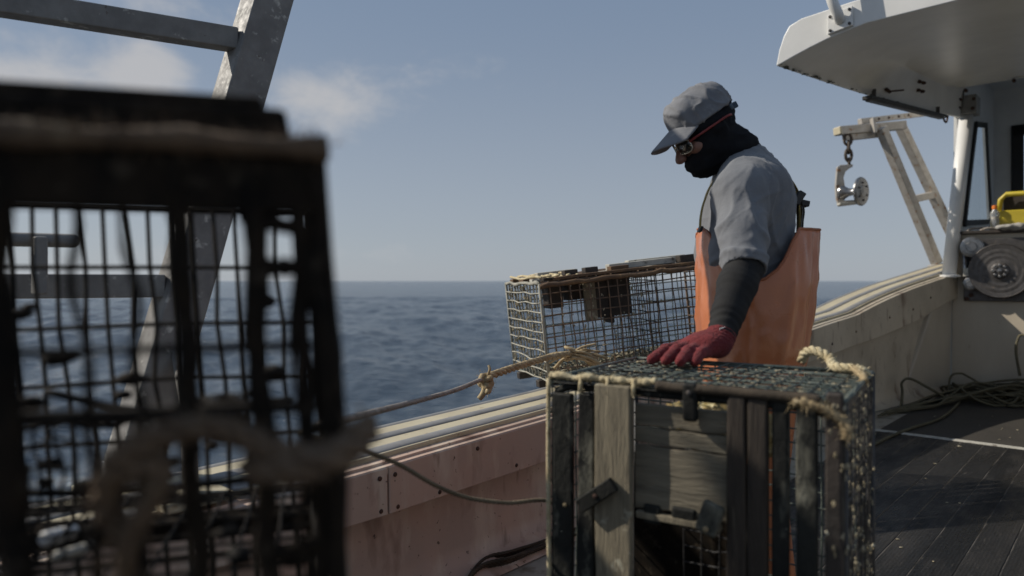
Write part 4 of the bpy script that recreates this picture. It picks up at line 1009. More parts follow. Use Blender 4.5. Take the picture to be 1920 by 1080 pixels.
# wooden entrance head hanging inside
for (x0, x1, z0, y0) in ((.12, .20, .33, .22), (.23, .34, .36, .22), (.36, .56, .255, .17), (.34, .37, .24, .2), (.43, .45, .22, .16)):
    b = MB(); b.abox((x0, y0, z0), (x1, y0 + .10, C2 - .012)); b.build('entrance_head', 'wood_tar', t2, local=True, bevel=.006)
b = MB(); b.abox((.29, .14, .25), (.35, .17, C2 - .014)); b.build('entrance_head', 'wood_grey', t2, local=True, bevel=.005)
b = MB()
for _ in range(620):
    x = random.random() ** .8 * A2 * .95 + .03; b.blob((x, random.random() * B2 * .8, .006 + abs(random.gauss(0, .012))), random.uniform(.005, .013), (1.4, 1, .6))
for _ in range(260):
    b.blob((random.gauss(0, .003), B2 * random.randint(0, 11) / 11 + random.gauss(0, .003), random.random() * C2), random.uniform(.002, .007), (1, 1, 2))
for _ in range(160):
    b.blob((A2 * random.randint(0, 21) / 21 + random.gauss(0, .003), random.gauss(0, .003), random.random() * C2), random.uniform(.002, .006), (1, 1, 1.8))
b.build('shell_debris', 'crud', t2, local=True, stuff=True)

# --- dark trap close to the camera on a stack of the same
N0 = Vector((-.141, .515, 1.196 - .388)); th = math.radians(15.7)
NM = lambda z, dx=0, dy=0, r=0: Matrix.Translation(Vector((N0.x + dx, N0.y + dy, z))) @ Matrix.Rotation(th + r, 4, 'Z')
n0 = thing('wire_trap', 'tarred black wire trap on top of the stack close to the camera, blurred', 'lobster trap', mtx=NM(N0.z), group='stacked black traps at the left')
A0, B0, C0 = .92, .52, .388
wp = lambda p: Vector((p.x + .022 * (1 - p.z / C0) * (1 if p.x > -.4 else 0), p.y, p.z))
def dk(name, b, m='slat_tar', **k):
    b.v = [tuple(wp(Vector(p))) for p in b.v]; return b.build(name, m, n0, local=True, **k)
panel('wire_panel', (-A0, B0, 0), (1, 0, 0), (0, 0, 1), A0, C0, .027, .075, .0029, 'wire_black', n0, .002, wp)
panel('wire_panel', (0, 0, 0), (0, 1, 0), (0, 0, 1), B0, C0, .04, .05, .003, 'wire_black', n0, .002, wp)
panel('wire_panel', (-A0, 0, 0), (0, 1, 0), (0, 0, 1), B0, C0, .04, .05, .003, 'wire_black', n0, .002, wp)
panel('wire_panel', (-A0, 0, 0), (1, 0, 0), (0, 1, 0), A0, B0, .04, .04, .002, 'wire_black', n0, .002)
def knobbly(a, c, r, name='slat', m='slat_tar', n=26):
    a, c = Vector(a), Vector(c); b = MB(); f = random.random() * 9
    pts = [a.lerp(c, i / n) + Vector((noise.noise(Vector((f, i * .33, 0))) * .007, random.gauss(0, .001), 0)) for i in range(n + 1)]
    b.tube(pts, [r * (.85 + .30 * noise.noise(Vector((f, 3, i * .6))) + .2 * random.random()) for i in range(n + 1)], 7); dk(name, b, m, smooth=True)
for (x, r) in ((-.004, .0085), (-.016, .006), (-.026, .003), (-.050, .0085), (-.096, .0075), (-.128, .0028), (-.158, .003), (-.205, .011)):
    knobbly((x, -.002, 0), (x + random.gauss(0, .003), -.002, C0), r)
for (z, xa, xb, r) in ((.245, -A0, 0, .0035), (.17, -.05, 0, .006), (.30, -.05, 0, .007), (.10, -.06, 0, .006), (.335, -.055, 0, .006), (.20, -.30, 0, .0032)):
    knobbly((xa, .0, z + random.gauss(0, .004)), (xb, .0, z + random.gauss(0, .004)), r, 'crossbar')
for x in (0, -A0):
    b = MB(); b.abox((x - .012, B0 - .01, 0), (x + .004, B0 + .006, C0)); dk('slat', b, bevel=.003)
b = MB(); b.abox((-A0, -.008, C0 - .048), (-.0, .006, C0 - .008)); dk('front_board', b, 'slat_tar', bevel=.004)
b = MB(); b.abox((-A0, .01, C0 - .004), (-.01, .13, C0 + .008)); dk('top_board', b, 'slat_tar', bevel=.003)
b = MB(); b.abox((-A0, .012, C0 + .009), (-.020, .075, C0 + .031)); b.abox((-A0, .016, C0 + .029), (-.036, .068, C0 + .040)); dk('lid_bar', b, 'slat_tar', bevel=.012, seg=3)
b = MB(); b.tube([Vector((-A0 + i * (A0 + .006) / 30, -.010 + random.gauss(0, .0015), C0 - .002 + random.gauss(0, .0015))) for i in range(31)], [.0085 + random.uniform(-.002, .002) for _ in range(31)], 8); b.fuzz(resample([Vector((-A0, -.01, C0)), Vector((.004, -.01, C0))], .003), .009, .009, 9); dk('rim_rope', b, 'rope_brown', smooth=True)
for yy in (.06, .42):
    b = MB(); b.abox((-A0, yy, -.030), (0, yy + .04, -.004)); dk('runner', b, bevel=.004)
b = MB()
def sagnet(c0, c1, c2, c3, nu, nv, r, sag):
    g = [[(c0.lerp(c1, i / nu)).lerp(c3.lerp(c2, i / nu), j / nv) + Vector((random.gauss(0, .003), random.gauss(0, .003), -sag * math.sin(math.pi * i / nu) + random.gauss(0, .003))) for i in range(nu + 1)] for j in range(nv + 1)]
    for rw in g: b.tube(spline(rw, 3), r, 5)
    for i in range(nu + 1): b.tube(spline([rw[i] for rw in g], 3), r, 5)
sagnet(Vector((-.42, .05, .235)), Vector((-.05, .07, .205)), Vector((-.12, .34, .16)), Vector((-.36, .34, .17)), 16, 7, .0018, .03)
sagnet(Vector((-.40, .20, .05)), Vector((-.22, .20, .04)), Vector((-.24, .24, .16)), Vector((-.38, .24, .17)), 9, 6, .0018, .01)
for (xa, za, xb, zb, y) in ((-.42, .238, -.02, .195, .04), (-.42, .10, -.02, .075, .30), (-.3, .17, -.04, .15, .36)):
    b.tube(spline([Vector((xa, y, za)), Vector((xa * .6 + xb * .4, y, (za + zb) / 2 - .016)), Vector((xb, y, zb))], 8), .0042, 6)
for _ in range(40):
    x = -random.random() * .42; z = .02 + random.random() * .25; b.blob((x, random.uniform(.1, .45), z), random.uniform(.006, .014), (1.6, 1, .8))
dk('twine_head', b, 'wire_black', smooth=True)
kids = list(n0.children)
for (z, dx, dy, r, lb) in ((.419, .012, -.012, .02, 'tarred black wire trap in the middle of the stack at the left'), (.030, -.01, .006, -.03, 'tarred black wire trap at the bottom of the stack on the deck')):
    c = n0.copy(); COL.objects.link(c); c.matrix_basis = NM(z, dx, dy, r); c['label'] = lb
    for ch in kids:
        k = ch.copy(); COL.objects.link(k); k.parent = c; k.matrix_parent_inverse = Matrix.Identity(4)
# two pale toggles lying on the floor of the near trap
for (u, v, u2, v2, d, r, lb) in ((78, 1012, 142, 996, .80, .0085, 'short white toggle with a rope end lying in the near trap'), (100, 1046, 180, 1022, .76, .006, 'thin pale stick lying beside the white toggle in the near trap')):
    a, c = P(u, v, d), P(u2, v2, d + .05); b = MB(); b.lathe([(0, r * .6), (.004, r), ((c - a).length - .004, r), ((c - a).length, r * .6)], a, c - a, 12); tag(b.build('toggle', 'tag' if r > .007 else 'lath_pale', smooth=True), lb, 'toggle')
# thick rope slung over it
q = [P(x, y, d) for (x, y, d) in ((262, 1010, .50), (214, 985, .48), (196, 930, .47), (222, 868, .46), (290, 822, .455), (370, 802, .46), (440, 812, .47), (510, 842, .47), (580, 858, .465), (640, 844, .475), (668, 815, .50))]
b = MB(); sq = spline(q, 8); b.rope(sq, .0092, .05); b.fuzz(resample(sq, .004), .012, .010, 8)
q = [P(x, y, d) for (x, y, d) in ((470, 872, .48), (540, 880, .462), (600, 868, .46), (655, 845, .475), (690, 800, .51))]
sq = spline(q, 8); b.rope(sq, .0105, .06); b.fuzz(resample(sq, .004), .011, .010, 8)
q = [P(x, y, d) for (x, y, d) in ((225, 880, .46), (300, 872, .455), (290, 930, .46), (245, 1000, .47), (235, 1090, .49))]
sq = spline(q, 8); b.rope(sq, .0075, .04); b.fuzz(resample(sq, .004), .011, .010, 8)
tag(b.build('rope', 'rope_brown', smooth=True), 'thick brown rope looped over the face of the blurred near trap', 'rope')

# ------------------------------------------------------------------ ROPES
def ropething(name, pts, r, m, label, laid=True, fz=0.0):
    b = MB(); sq = spline(pts, 10)
    if laid: b.rope(sq, r, fuzz=fz)
    else:
        b.tube(sq, r, 8)
        if fz: b.fuzz(resample(sq, .01), r, fz, 4)
    return b.build(name, m, smooth=True), label
kn = P(911, 716, 2.55)
# tether: thin laid line from the near stack to a knot, then a thicker frayed strand to the trap on the rail
tr = thing('tether_rope', 'tan rope with a knot tied from the near traps to the trap on the rail', 'rope', kn)
b = MB(); b.rope(spline([P(600, 797, 1.2), P(660, 783, 1.5), P(760, 758, 1.95), P(850, 733, 2.3), P(905, 711, 2.55)], 10), .0078, .06); b.build('thin_line', 'rope_grey', tr, smooth=True)
e1 = P(1072, 663, 3.30)
b = MB(); sq = spline([P(905, 711, 2.55), P(930, 701, 2.62), P(985, 683, 2.9), P(1035, 669, 3.15), e1], 10); b.rope(sq, .0145, .13); b.fuzz(resample(sq, .012), .013, .010, 4); b.build('thick_strand', 'rope_tan', tr, smooth=True)
b = MB(); k = [kn + Vector((.017 * math.sin(2 * t + .4) + .004 * math.sin(5 * t), .015 * math.cos(3 * t), .030 * math.sin(t) * math.cos(.5 * t) - .004 + .010 * math.sin(3 * t + 1))) for t in np.linspace(0, 11, 70)]
b.tube(k, [.0098 + .0025 * math.sin(i * 1.7) for i in range(70)], 7); b.tube(spline([kn + Vector((.006, 0, .02)), kn + Vector((.014, 0, .045)), kn + Vector((.010, .006, .058))], 5), .005, 6)
b.tube(spline([kn + Vector((0, 0, -.02)), kn + Vector((-.012, -.005, -.045)), kn + Vector((-.024, -.005, -.06))], 5), [.012 - .0002 * i for i in range(11)], 7); b.fuzz(k, .02, .010, 3)
b.build('knot', 'rope_tan', tr, smooth=True)
b = MB()
for i in range(15):
    a = e1 + Vector((random.gauss(0, .012), random.gauss(0, .01), random.gauss(0, .012))); d = Vector((random.uniform(.03, .16), random.uniform(-.03, .03), random.uniform(-.06, .07)))
    if i < 4: d = Vector((random.uniform(-.14, -.05), 0, random.uniform(-.06, -.02)))
    b.tube(spline([a, a + d * .5 + Vector((0, -.01, .012)), a + d], 5), random.uniform(.004, .008), 6)
b.tube([e1 + Vector((.03 * math.cos(t), .022 * math.sin(t), .03 * math.sin(t * .5))) for t in np.linspace(0, 15, 60)], .007, 6); b.fuzz([e1 + Vector((.04 * i, 0, .01 * i)) for i in range(4)], .03, .03, 22)
b.build('lashing', 'rope_tan', tr, smooth=True)
o, l = ropething('rope', [P(560, 812, 1.0), P(640, 832, 1.15), P(690, 848, 1.28), P(750, 872, 1.38), P(820, 912, 1.46), P(880, 934, 1.52), P(950, 943, 1.56), P(1040, 946, 1.60), T1M @ Vector((.02, .02, .50))], .0048, 'rope_slack', '', True); tag(o, 'slack brown rope drooping across the pink bulwark to the upright trap', 'rope')
# rope run along the deck edge aft
b = MB()
for k in range(7):
    pts = [PZ(760 + k * 8, 1300 - k * 12, .03), PZ(880 + 3 * k, 1085 - k * 5, .03 + .01 * (k % 3)), PZ(960 + k, 1052 - k * 4, .04 + .012 * (k % 3)), PZ(1040 + 2 * k, 1018 - k * 3, .03 + .01 * (k % 2)), B(3.4, 1.74 + .01 * k, .03), B(4.6, 1.72 + .012 * k, .03)]
    b.rope(spline(pts, 10), .0065, .05, 5)
tag(b.build('rope_bundle', 'rope_dark', smooth=True), 'dark bundle of ropes lying along the foot of the pink bulwark', 'rope')
# shell bits and bait scraps trodden over the mats
b = MB()
for k in range(150):
    t_ = random.uniform(-1.6, 1.35); s_ = random.uniform(1.4, 7.4)
    b.blob(B(s_, t_, .0205), random.uniform(.002, .007) * (1 + .5 * (random.random() < .1)), (random.uniform(1, 2.5), 1.2, .5))
o = b.build('deck_scraps', 'crud'); o['kind'] = 'stuff'; tag(o, 'pale shell bits and bait scraps scattered over the dark deck mats', 'scraps')
# rope heap by the wheelhouse
b = MB(); hc_ = B(7.55, 1.0, .03)
for k in range(22):
    q = random.random(); c = B(7.72 + random.gauss(0, .12), 1.05 - abs(random.gauss(0, .45)), 0); rx, ry = random.uniform(.12, .42), random.uniform(.12, .3); ph = random.random() * 6.28
    hh = .03 + .34 * max(0, min(1, (1.2 - c.dot(PX)) / 1.2)) * random.random()
    pts = [c + AX * (ry * math.cos(a + ph) * (1 + .2 * math.sin(3 * a + k))) + PX * (rx * math.sin(a + ph)) + Vector((0, 0, max(.022, hh + .06 * math.sin(2 * a + k)))) for a in np.linspace(0, 6.4, 15)]
    b.tube(spline(pts, 4), .0105, 6)
for k in range(9):
    pts = [B(6.2 + .05 * k, 1.56 - .012 * k, .022 + .01 * (k % 3)), B(6.7 + .02 * k, 1.53 - .03 * k + random.gauss(0, .02), .03 + .012 * (k % 3)), B(7.15, 1.42 - .03 * k + random.gauss(0, .03), .05 + .02 * (k % 3)), B(7.5, 1.25 - .05 * k + random.gauss(0, .03), .10 + .03 * (k % 4)), B(7.68, .95 - .05 * k, .14 + .04 * (k % 3)), B(7.75, .4, .2 + .03 * k)]
    b.tube(spline(pts, 7), .0105, 6)
b.tube(spline([B(6.75, 1.52, .03), PS(1692, 735, 6.85), PS(1691, 718, 6.9), PS(1705, 710, 6.95), PS(1737, 725, 7.0), B(7.25, 1.25, .05)], 8), .0115, 6)
b.tube(spline([B(7.5, 1.3, .08), PS(1783, 706, 7.55), PS(1800, 700, 7.6), PS(1815, 706, 7.62), B(7.65, 1.0, .12)], 8), .010, 6)
b.tube(spline([B(7.8, .8, .25), PS(1905, 660, 7.8), PS(1908, 638, 7.82), PS(1918, 628, 7.84), PS(1960, 640, 7.8)], 8), .0115, 6)
tag(b.build('rope_heap', 'rope_green', smooth=True), 'tangled heap of olive rope on the deck below the pot hauler', 'rope')
o, l = ropething('rope', [PZ(1560, 880, .026), PZ(1642, 832, .027), PZ(1700, 806, .028), PZ(1760, 786, .03), PZ(1790, 764, .03), PZ(1808, 744, .03), PZ(1845, 736, .03)], .011, 'rope_green', ''); tag(o, 'single olive rope curving across the dark deck mat from the heap', 'rope')

# ------------------------------------------------------------------ THE FISHERMAN
YM = 2.2
def Q(u, v, Y=YM): return P(u, v, Y)
man = thing('person', 'fisherman in grey cap and orange bib resting a red glove on the upright trap', 'person', (.75, 2.2, 0))
H = Q(1322, 240); tilt = math.radians(30)
hf = Vector((-math.cos(tilt), 0, -math.sin(tilt))); hu = Vector((-math.sin(tilt), 0, math.cos(tilt))); hl = Vector((0, -1, 0))
yaw = Matrix.Rotation(math.radians(7), 3, 'Z'); hf = yaw @ hf; hu = yaw @ hu; hl = yaw @ hl      # a touch towards the camera
HR = np.array([hf, hl, hu]).T
def h(f, l, w): return H + hf * f + hl * l + hu * w
sh_l, el_l, wr_l = Q(1388, 364, 2.03), Q(1395, 494, 1.90), Q(1349, 640, 1.77)
sh_r = Vector((.745, 2.37, 1.36)); el_r = Vector((.80, 2.45, 1.13)); wr_r = Vector((.80, 2.42, .90))
nb = Q(1394, 312); pel = Vector((.745, 2.2, .93)); ches = Vector((.735, 2.2, 1.24)); belly = Vector((.735, 2.2, 1.06)); ub = Q(1420, 378)
hipL, hipR = Vector((.745, 2.11, .90)), Vector((.755, 2.30, .90)); knL, knR = Vector((.70, 2.09, .50)), Vector((.74, 2.33, .50)); anL, anR = Vector((.74, 2.08, .09)), Vector((.80, 2.35, .09))
tips = [PZ(1222, 674, .914), PZ(1248, 676, .914), PZ(1275, 678, .914), PZ(1303, 679, .912)]
knk = [Vector((.424, 1.785, .935)), Vector((.436, 1.760, .938)), Vector((.452, 1.738, .936)), Vector((.468, 1.718, .930))]
def hand(sd, g, k=.008):
    """palm, four fingers and thumb of the left hand, spread flat on the mesh"""
    for q in knk: sd.cone(wr_l + (q - wr_l) * .25, q, .022 + g, .013 + g, .016)
    sd.ell((wr_l + (knk[1] + knk[2]) / 2) / 2 + Vector((0, 0, .002)), (.045 + g, .036 + g, .022 + g), k=.02)
    for q, t, r in zip(knk, tips, (.0092, .0095, .0092, .0082)):
        m = q.lerp(t, .52) + Vector((0, 0, .009)); m2 = q.lerp(t, .8) + Vector((0, 0, .003)); sd.chain([q, m, m2, t], [r + .002 + g, r + .001 + g, r + g, r - .0012 + g], k)
    sd.chain([wr_l.lerp(knk[0], .35) + Vector((.0, .012, -.005)), Vector((.475, 1.822, .935)), Vector((.445, 1.838, .926)), Vector((.425, 1.842, .918))], [.016 + g, .0135 + g, .0115 + g, .010 + g], .012)
def crease(q): return max(0.0, 1 - abs(noise.noise(q)) * 5.0) ** 1.6
def body_prims(sd, g=0.0, torso=True, head=True, legs=True, arms=True, hands=True, neck=True):
    if torso:
        for y_ in (2.12, 2.28): sd.cone((.698, y_, 1.35), (.682, y_, 1.19), .068 + g, .083 + g, .05)
        sd.ell(ches, (.105 + g, .165 + g, .17 + g)); sd.ell(belly, (.11 + g, .15 + g, .16 + g), k=.06); sd.ell(pel, (.115 + g, .165 + g, .12 + g), k=.05)
        sd.cone(Q(1408, 360, 2.10), Q(1408, 360, 2.32), .072 + g, .072 + g, .07); sd.ell(ub, (.075 + g, .13 + g, .11 + g), k=.06)
        sd.cone(nb - (Q(1372, 278) - nb) * .3, Q(1372, 278) if neck else nb, .062 + g, .054 + g if neck else .062 + g, .05)
    if head:
        sd.cone(Q(1380, 285), h(-.02, 0, -.06), .056 + g, .055 + g, .03)
        sd.ell(h(-.004, 0, .025), (.094 + g, .073 + g, .080 + g), HR, .03); sd.ell(h(.02, 0, -.045), (.072 + g, .062 + g, .085 + g), HR, .04); sd.ell(h(.062, 0, -.10), (.026 + g, .03 + g, .024 + g), HR, .03)
        for s_ in (1, -1): sd.ell(h(-.005, s_ * .074, -.012), (.018 + g, .010 + g, .03 + g), HR, .008)
        if g == 0:
            sd.cone(h(.090, 0, .0), h(.121, 0, -.047), .010, .0150, .014); sd.ell(h(.112, .011, -.051), (.012, .008, .008), HR, .008); sd.ell(h(.112, -.011, -.051), (.012, .008, .008), HR, .008)
            sd.ell(h(.088, .03, .014), (.014, .024, .008), HR, .012); sd.ell(h(.088, -.03, .014), (.014, .024, .008), HR, .012)
            for s_ in (1, -1):
                sd.ell(h(.095, s_ * .031, -.004), (.014, .017, .008), HR, .01, 'sub'); sd.ell(h(.079, s_ * .031, -.004), (.013, .013, .013), HR, .004); sd.ell(h(.07, s_ * .045, -.035), (.024, .020, .02), HR, .02)
            sd.ell(h(.092, 0, -.075), (.010, .022, .006), HR, .006); sd.ell(h(.09, 0, -.086), (.011, .02, .007), HR, .006)
    if arms:
        sd.chain([sh_l, el_l], [.054 + g, .040 + g], .05); sd.chain([el_l, el_l.lerp(wr_l, .35), wr_l], [.037 + g, .035 + g, .025 + g], .03)
        sd.chain([sh_r, el_r], [.056 + g, .045 + g], .05); sd.chain([el_r, wr_r], [.042 + g, .029 + g], .03)
    if hands:
        hand(sd, g)
        kr = wr_r + Vector((-.015, .0, -.08)); sd.cone(wr_r, kr, .028 + g, .03 + g, .02)
        for i in range(4):
            a = kr + Vector((-.027 + .018 * i, 0, -.01)); sd.chain([a, a + Vector((-.004, .006, -.045)), a + Vector((-.012, .004, -.075 + .006 * abs(i - 1.4)))], [.0095 + g, .009 + g, .0078 + g], .006)
        sd.chain([wr_r + Vector((-.02, 0, -.03)), wr_r + Vector((-.055, -.004, -.075)), wr_r + Vector((-.062, -.004, -.105))], [.012 + g, .011 + g, .009 + g], .01)
    if legs:
        for (a, c, d) in ((hipL, knL, anL), (hipR, knR, anR)):
            sd.chain([a, c, c.lerp(d, .35), d], [.085 + g, .058 + g, .055 + g, .04 + g], .04); sd.cone(d + Vector((.03, 0, -.045)), d + Vector((-.15, 0, -.055)), .036 + g, .032 + g, .03)
sd = SDF((.28, 1.62, .0), (1.0, 2.62, 1.74), .0065); body_prims(sd); sdf_obj('body', sd, 'skin', man, 1)

# shirt: torso, sleeve to the elbow with a turned-up hem, collar
sd = SDF((.45, 1.80, .92), (1.0, 2.6, 1.56), .0062)
body_prims(sd, .016, True, False, False, False, False, False)
eu = (el_l - sh_l).normalized(); hem = el_l + eu * .005
sd.chain([sh_l + Vector((.004, .01, .0)), sh_l.lerp(el_l, .55), hem], [.066, .058, .060], .05); sd.chain([sh_r, el_r], [.072, .062], .05)
sd.cone(Q(1398, 345, 2.11), sh_l, .066, .062, .06)
pv = Vector((0, 0, 0))
ringx = eu.orthogonal().normalized(); ringy = eu.cross(ringx)
for i in range(14):
    a, c = i * 2 * math.pi / 14, (i + 1) * 2 * math.pi / 14
    f_ = lambda t: hem - eu * (.012 + .006 * math.sin(t * 2)) + (ringx * math.cos(t) + ringy * math.sin(t)) * .0585
    sd.cone(f_(a), f_(c), .0068, .0068, .008)
nd = (Q(1372, 278) - nb).normalized(); nx_ = nd.orthogonal().normalized(); ny_ = nd.cross(nx_)
for i in range(14):
    a, c = i * 2 * math.pi / 14, (i + 1) * 2 * math.pi / 14
    f_ = lambda t: nb + nd * .014 + (nx_ * math.cos(t) + ny_ * math.sin(t)) * .076
    sd.cone(f_(a), f_(c) , .009, .009, .008); sd.cone(f_(a) + nd * .016 - (f_(a) - nb - nd * .014) * .08, f_(c) + nd * .016 - (f_(c) - nb - nd * .014) * .08, .008, .008, .006)
# open the sleeve end and the neck
sd.cone(hem + eu * .092, hem + eu * .16, .092, .092, .004, 'sub'); sd.cone(hem - eu * .01, hem + eu * .05, .047, .047, .004, 'sub')
sd.cut(Q(1400, 520) * 1 + Vector((0, 0, -.2)), (0, 0, -1))
def folds(p):
    w = noise.noise_vector(p * 5) * .05; p2 = p + w; d = (p - el_l).length; f = min(1, max(0, (d - .03) / .06))
    k = .0060 * (crease(Vector((p2.x * 7 + p2.z * 5, p2.y * 5, p2.z * 5 - p2.x * 8))) - .35)
    k += .0020 * (crease(Vector((p2.x * 15 - p2.z * 10 + 17, p2.y * 9, p2.z * 9 + p2.x * 9))) - .2) + .0012 * noise.noise(Vector((p2.x * 16 - p2.z * 9 + 7, p2.y * 12, p2.z * 13 + p2.x * 8)))
    if d < .22: k += .0050 * (1 - d / .22) * (crease(Vector((p2.x * 7 + 3, p2.y * 7, (p2 - el_l).dot(eu) * 19 + p2.x * 9))) - .3)
    e = (p - Vector((.70, 2.0, 1.28))).length
    k += .0045 * math.exp(-(e / .13) ** 2) * (crease(Vector((p2.x * 8 + 5, p2.y * 8, (p2.z - p2.x * .8) * 17))) - .3)
    sdist = (p2 - sh_l - Vector((-.03, 0, .02))).length
    if p.x > .69 and sdist > .09: k += .0030 * min(1, (p.x - .69) / .04) * (max(0, 1 - abs(math.sin(sdist * 62 + p2.z * 6)) * 2.6) - .2)
    k -= .0028 * max(0, 1 - abs((p - sh_l - Vector((.03, .05, 0))).length - .105) / .005) * (1 if p.z > 1.2 else 0)
    return k * f
shirt = sdf_obj('shirt', sd, 'shirt', man, 1, folds)
# balaclava
sd = SDF(H - Vector((.2, .2, .25)), H + Vector((.3, .2, .2)), .0055)
body_prims(sd, .0075, False, True, False, False, False); sd.cone(Q(1380, 285), Q(1392, 306), .064, .066, .03); sd.ell(h(.09, 0, -.085), (.02, .03, .03), HR, .02)
sd.ell(h(.128, 0, -.014), (.060, .072, .044), HR, .006, 'sub')
sd.cut(h(0, 0, .052), hu)
sdf_obj('face_cover', sd, 'gaiter', man, 2, lambda p: .0042 * (1 - 2.4 * abs(noise.noise(Vector((p.x * 16 + p.z * 12, p.y * 18, p.z * 34 - p.x * 24))))))
# cap: crown, brim, back strap
sd = SDF(H - Vector((.2, .2, .2)), H + Vector((.2, .2, .22)), .0055)
sd.ell(h(-.006, 0, .026), (.103, .091, .094), HR, .02); sd.ell(h(.044, 0, .070), (.056, .068, .054), HR, .03); sd.ell(h(-.040, 0, .072), (.058, .066, .056), HR, .03)
sd.cut(h(0, 0, .023), -(hu * .992 + hf * .10).normalized())
def cap_folds(p):
    q = p - H; a = math.atan2(q.dot(hl), q.dot(hf) + .006); w = q.dot(hu); p2 = p + noise.noise_vector(p * 9) * .02
    k = .0062 * (crease(Vector((p2.x * 13 + 2, p2.y * 9, p2.z * 22 + p2.x * 12))) - .3) + .003 * noise.noise(Vector((p2.x * 26, p2.y * 20, p2.z * 36)))
    if w > .045: k -= .0024 * max(0, 1 - abs(math.sin(3 * a)) * 14)
    if w < .036: k += .0022 if (p - h(0, 0, .030)).dot(hu) < 0 else 0
    return k
capo = sdf_obj('cap', sd, 'cap', man, 1, cap_folds)
b = MB(); rows = []
for i in range(9):
    q = i / 8; row = []
    for j in range(21):
        a = math.radians(-62 + 124 * j / 20); ca, sa = math.cos(a), math.sin(a)
        f0, l0 = .100 * ca, .088 * sa; f1 = .098 * ca + .090 * max(0, ca) ** .52; l1 = .098 * sa
        f_, l_ = f0 + (f1 - f0) * q, l0 + (l1 - l0) * q
        row.append(h(f_, l_, .019 + .042 * (1 - (l_ / .094) ** 2) * (1 - .15 * q) - .016 - .024 * q * ca + .002 * math.sin(3 * a)))
    rows.append(row)
b.grid(rows); b.build('brim', 'cap', capo, smooth=True, solid=.0065, sub=1)
b = MB(); b.lathe([(-.006, .008), (0, .008), (.004, .003)], h(-.004, 0, .122), hu, 10); b.build('button', 'cap', capo, smooth=True)
b = MB(); rows = [[h(-.012 - .102 * math.cos(a) * math.cos(e_), .090 * math.sin(a) * math.cos(e_), .034 + .098 * math.sin(e_)) for a in np.linspace(-.62, .62, 9)] for e_ in np.linspace(.42, .98, 6)]
b.grid(rows); b.build('rear_panel', 'cap_mesh', capo, smooth=True, solid=.006)
b = MB(); rows = [[h(-.103 * math.cos(a), .086 * math.sin(a), .008 + q * .022) for a in np.linspace(-.8, .8, 9)] for q in (0, 1)]
b.grid(rows); b.build('strap', 'cap_mesh', capo, smooth=True, solid=.004)
b = MB(); b.box(h(-.112, .0, .016), hf * .012, hl * .014, hu * .010); b.build('strap_end', 'cap_mesh', capo, bevel=.003)
# sunglasses
sg = MB(); rows = []
gl = None
for s_ in (1, -1):
    pts = []
    for k in range(28):
        a = 2 * math.pi * k / 28; ex = math.copysign(abs(math.cos(a)) ** .62, math.cos(a)); ez = math.copysign(abs(math.sin(a)) ** .62, math.sin(a))
        l_ = s_ * (.034 + .028 * ex); w_ = -.017 + .0215 * ez - .003 * ex; pts.append(h(.113 - .16 * (abs(l_) / .1) ** 2 * .35 - .0, l_, w_))
    if gl is None:
        b = MB(); b.tube(pts, .0019, 6, closed=True); gl = b.build('sunglasses', 'rim', man, smooth=True)
    else:
        b = MB(); b.tube(pts, .0019, 6, closed=True); b.build('rim', 'rim', gl, smooth=True)
    c = sum(pts, Vector()) / len(pts) + hf * .003; b = MB(); b.add(pts + [c], [(i, (i + 1) % 28, 28) for i in range(28)]); b.build('lens', 'lens', gl, smooth=True, solid=.0015)
    a0 = h(.093, s_ * .062, -.011); a1 = h(.05, s_ * .082, -.007); a2 = h(-.03, s_ * .094, -.001); a3 = h(-.05, s_ * .090, -.003)
    b = MB(); b.tube(spline([a0, a0.lerp(a1, .4), a1, a2, a3], 6), [.0042] * 8 + [.0036] * 17, 8); b.build('temple_arm', 'temple', gl, smooth=True)
b = MB(); b.tube(spline([h(.112, .008, -.009), h(.117, 0, -.006), h(.112, -.008, -.009)], 5), .0018, 6); b.build('bridge', 'rim', gl, smooth=True)
# arm sleeves and gloves
sd = SDF((.42, 1.68, .90), (.74, 2.0, 1.22), .005)
fa = el_l - eu * .02
sd.chain([fa, el_l + Vector((.0, 0, -.01)), el_l.lerp(wr_l, .3), el_l.lerp(wr_l, .65), wr_l + (wr_l - el_l) * .02], [.050, .0505, .050, .041, .033], .012)
sdf_obj('arm_sleeve', sd, 'sleeve', man, 2, lambda p: .0012 * math.sin((p - el_l).dot((wr_l - el_l).normalized()) * 260 + 5 * noise.noise(p * 12)) * (1 if (p - wr_l).length < .09 else .35) + .0015 * noise.noise(p * 24))
sd = SDF((.30, 1.62, .885), (.62, 1.90, 1.04), .0032)
hand(sd, .0042, .005); fw = (el_l - wr_l).normalized()
sd.cone(wr_l - fw * .01, wr_l + fw * .016, .033, .036, .012)
sdf_obj('glove', sd, 'glove', man, 1, lambda p: .0011 * noise.noise(p * 190) + (.0011 * math.sin((p - wr_l).dot(fw) * 620) if (p - wr_l).dot(fw) > -.012 else 0))
q = wr_l + fw * .026 + Vector((-.012, -.033, .006)); b = MB(); b.box(q, Vector((.007, .002, .002)), Vector((.0, .0012, 0)), Vector((.003, .0, .010))); b.build('glove_tag', 'tag', man)
sd = SDF(wr_r - Vector((.14, .14, .26)), wr_r + Vector((.14, .14, .1)), .005)
kr = wr_r + Vector((-.015, .0, -.08)); sd.cone(wr_r + Vector((0, 0, .03)), kr, .034, .036, .02)
for i in range(4):
    a = kr + Vector((-.027 + .018 * i, 0, -.01)); sd.chain([a, a + Vector((-.004, .006, -.045)), a + Vector((-.012, .004, -.075))], [.0135, .013, .012], .005)
sd.chain([wr_r + Vector((-.02, 0, -.03)), wr_r + Vector((-.055, -.004, -.075)), wr_r + Vector((-.062, -.004, -.105))], [.016, .015, .013], .01)
sdf_obj('glove', sd, 'glove', man, 1)
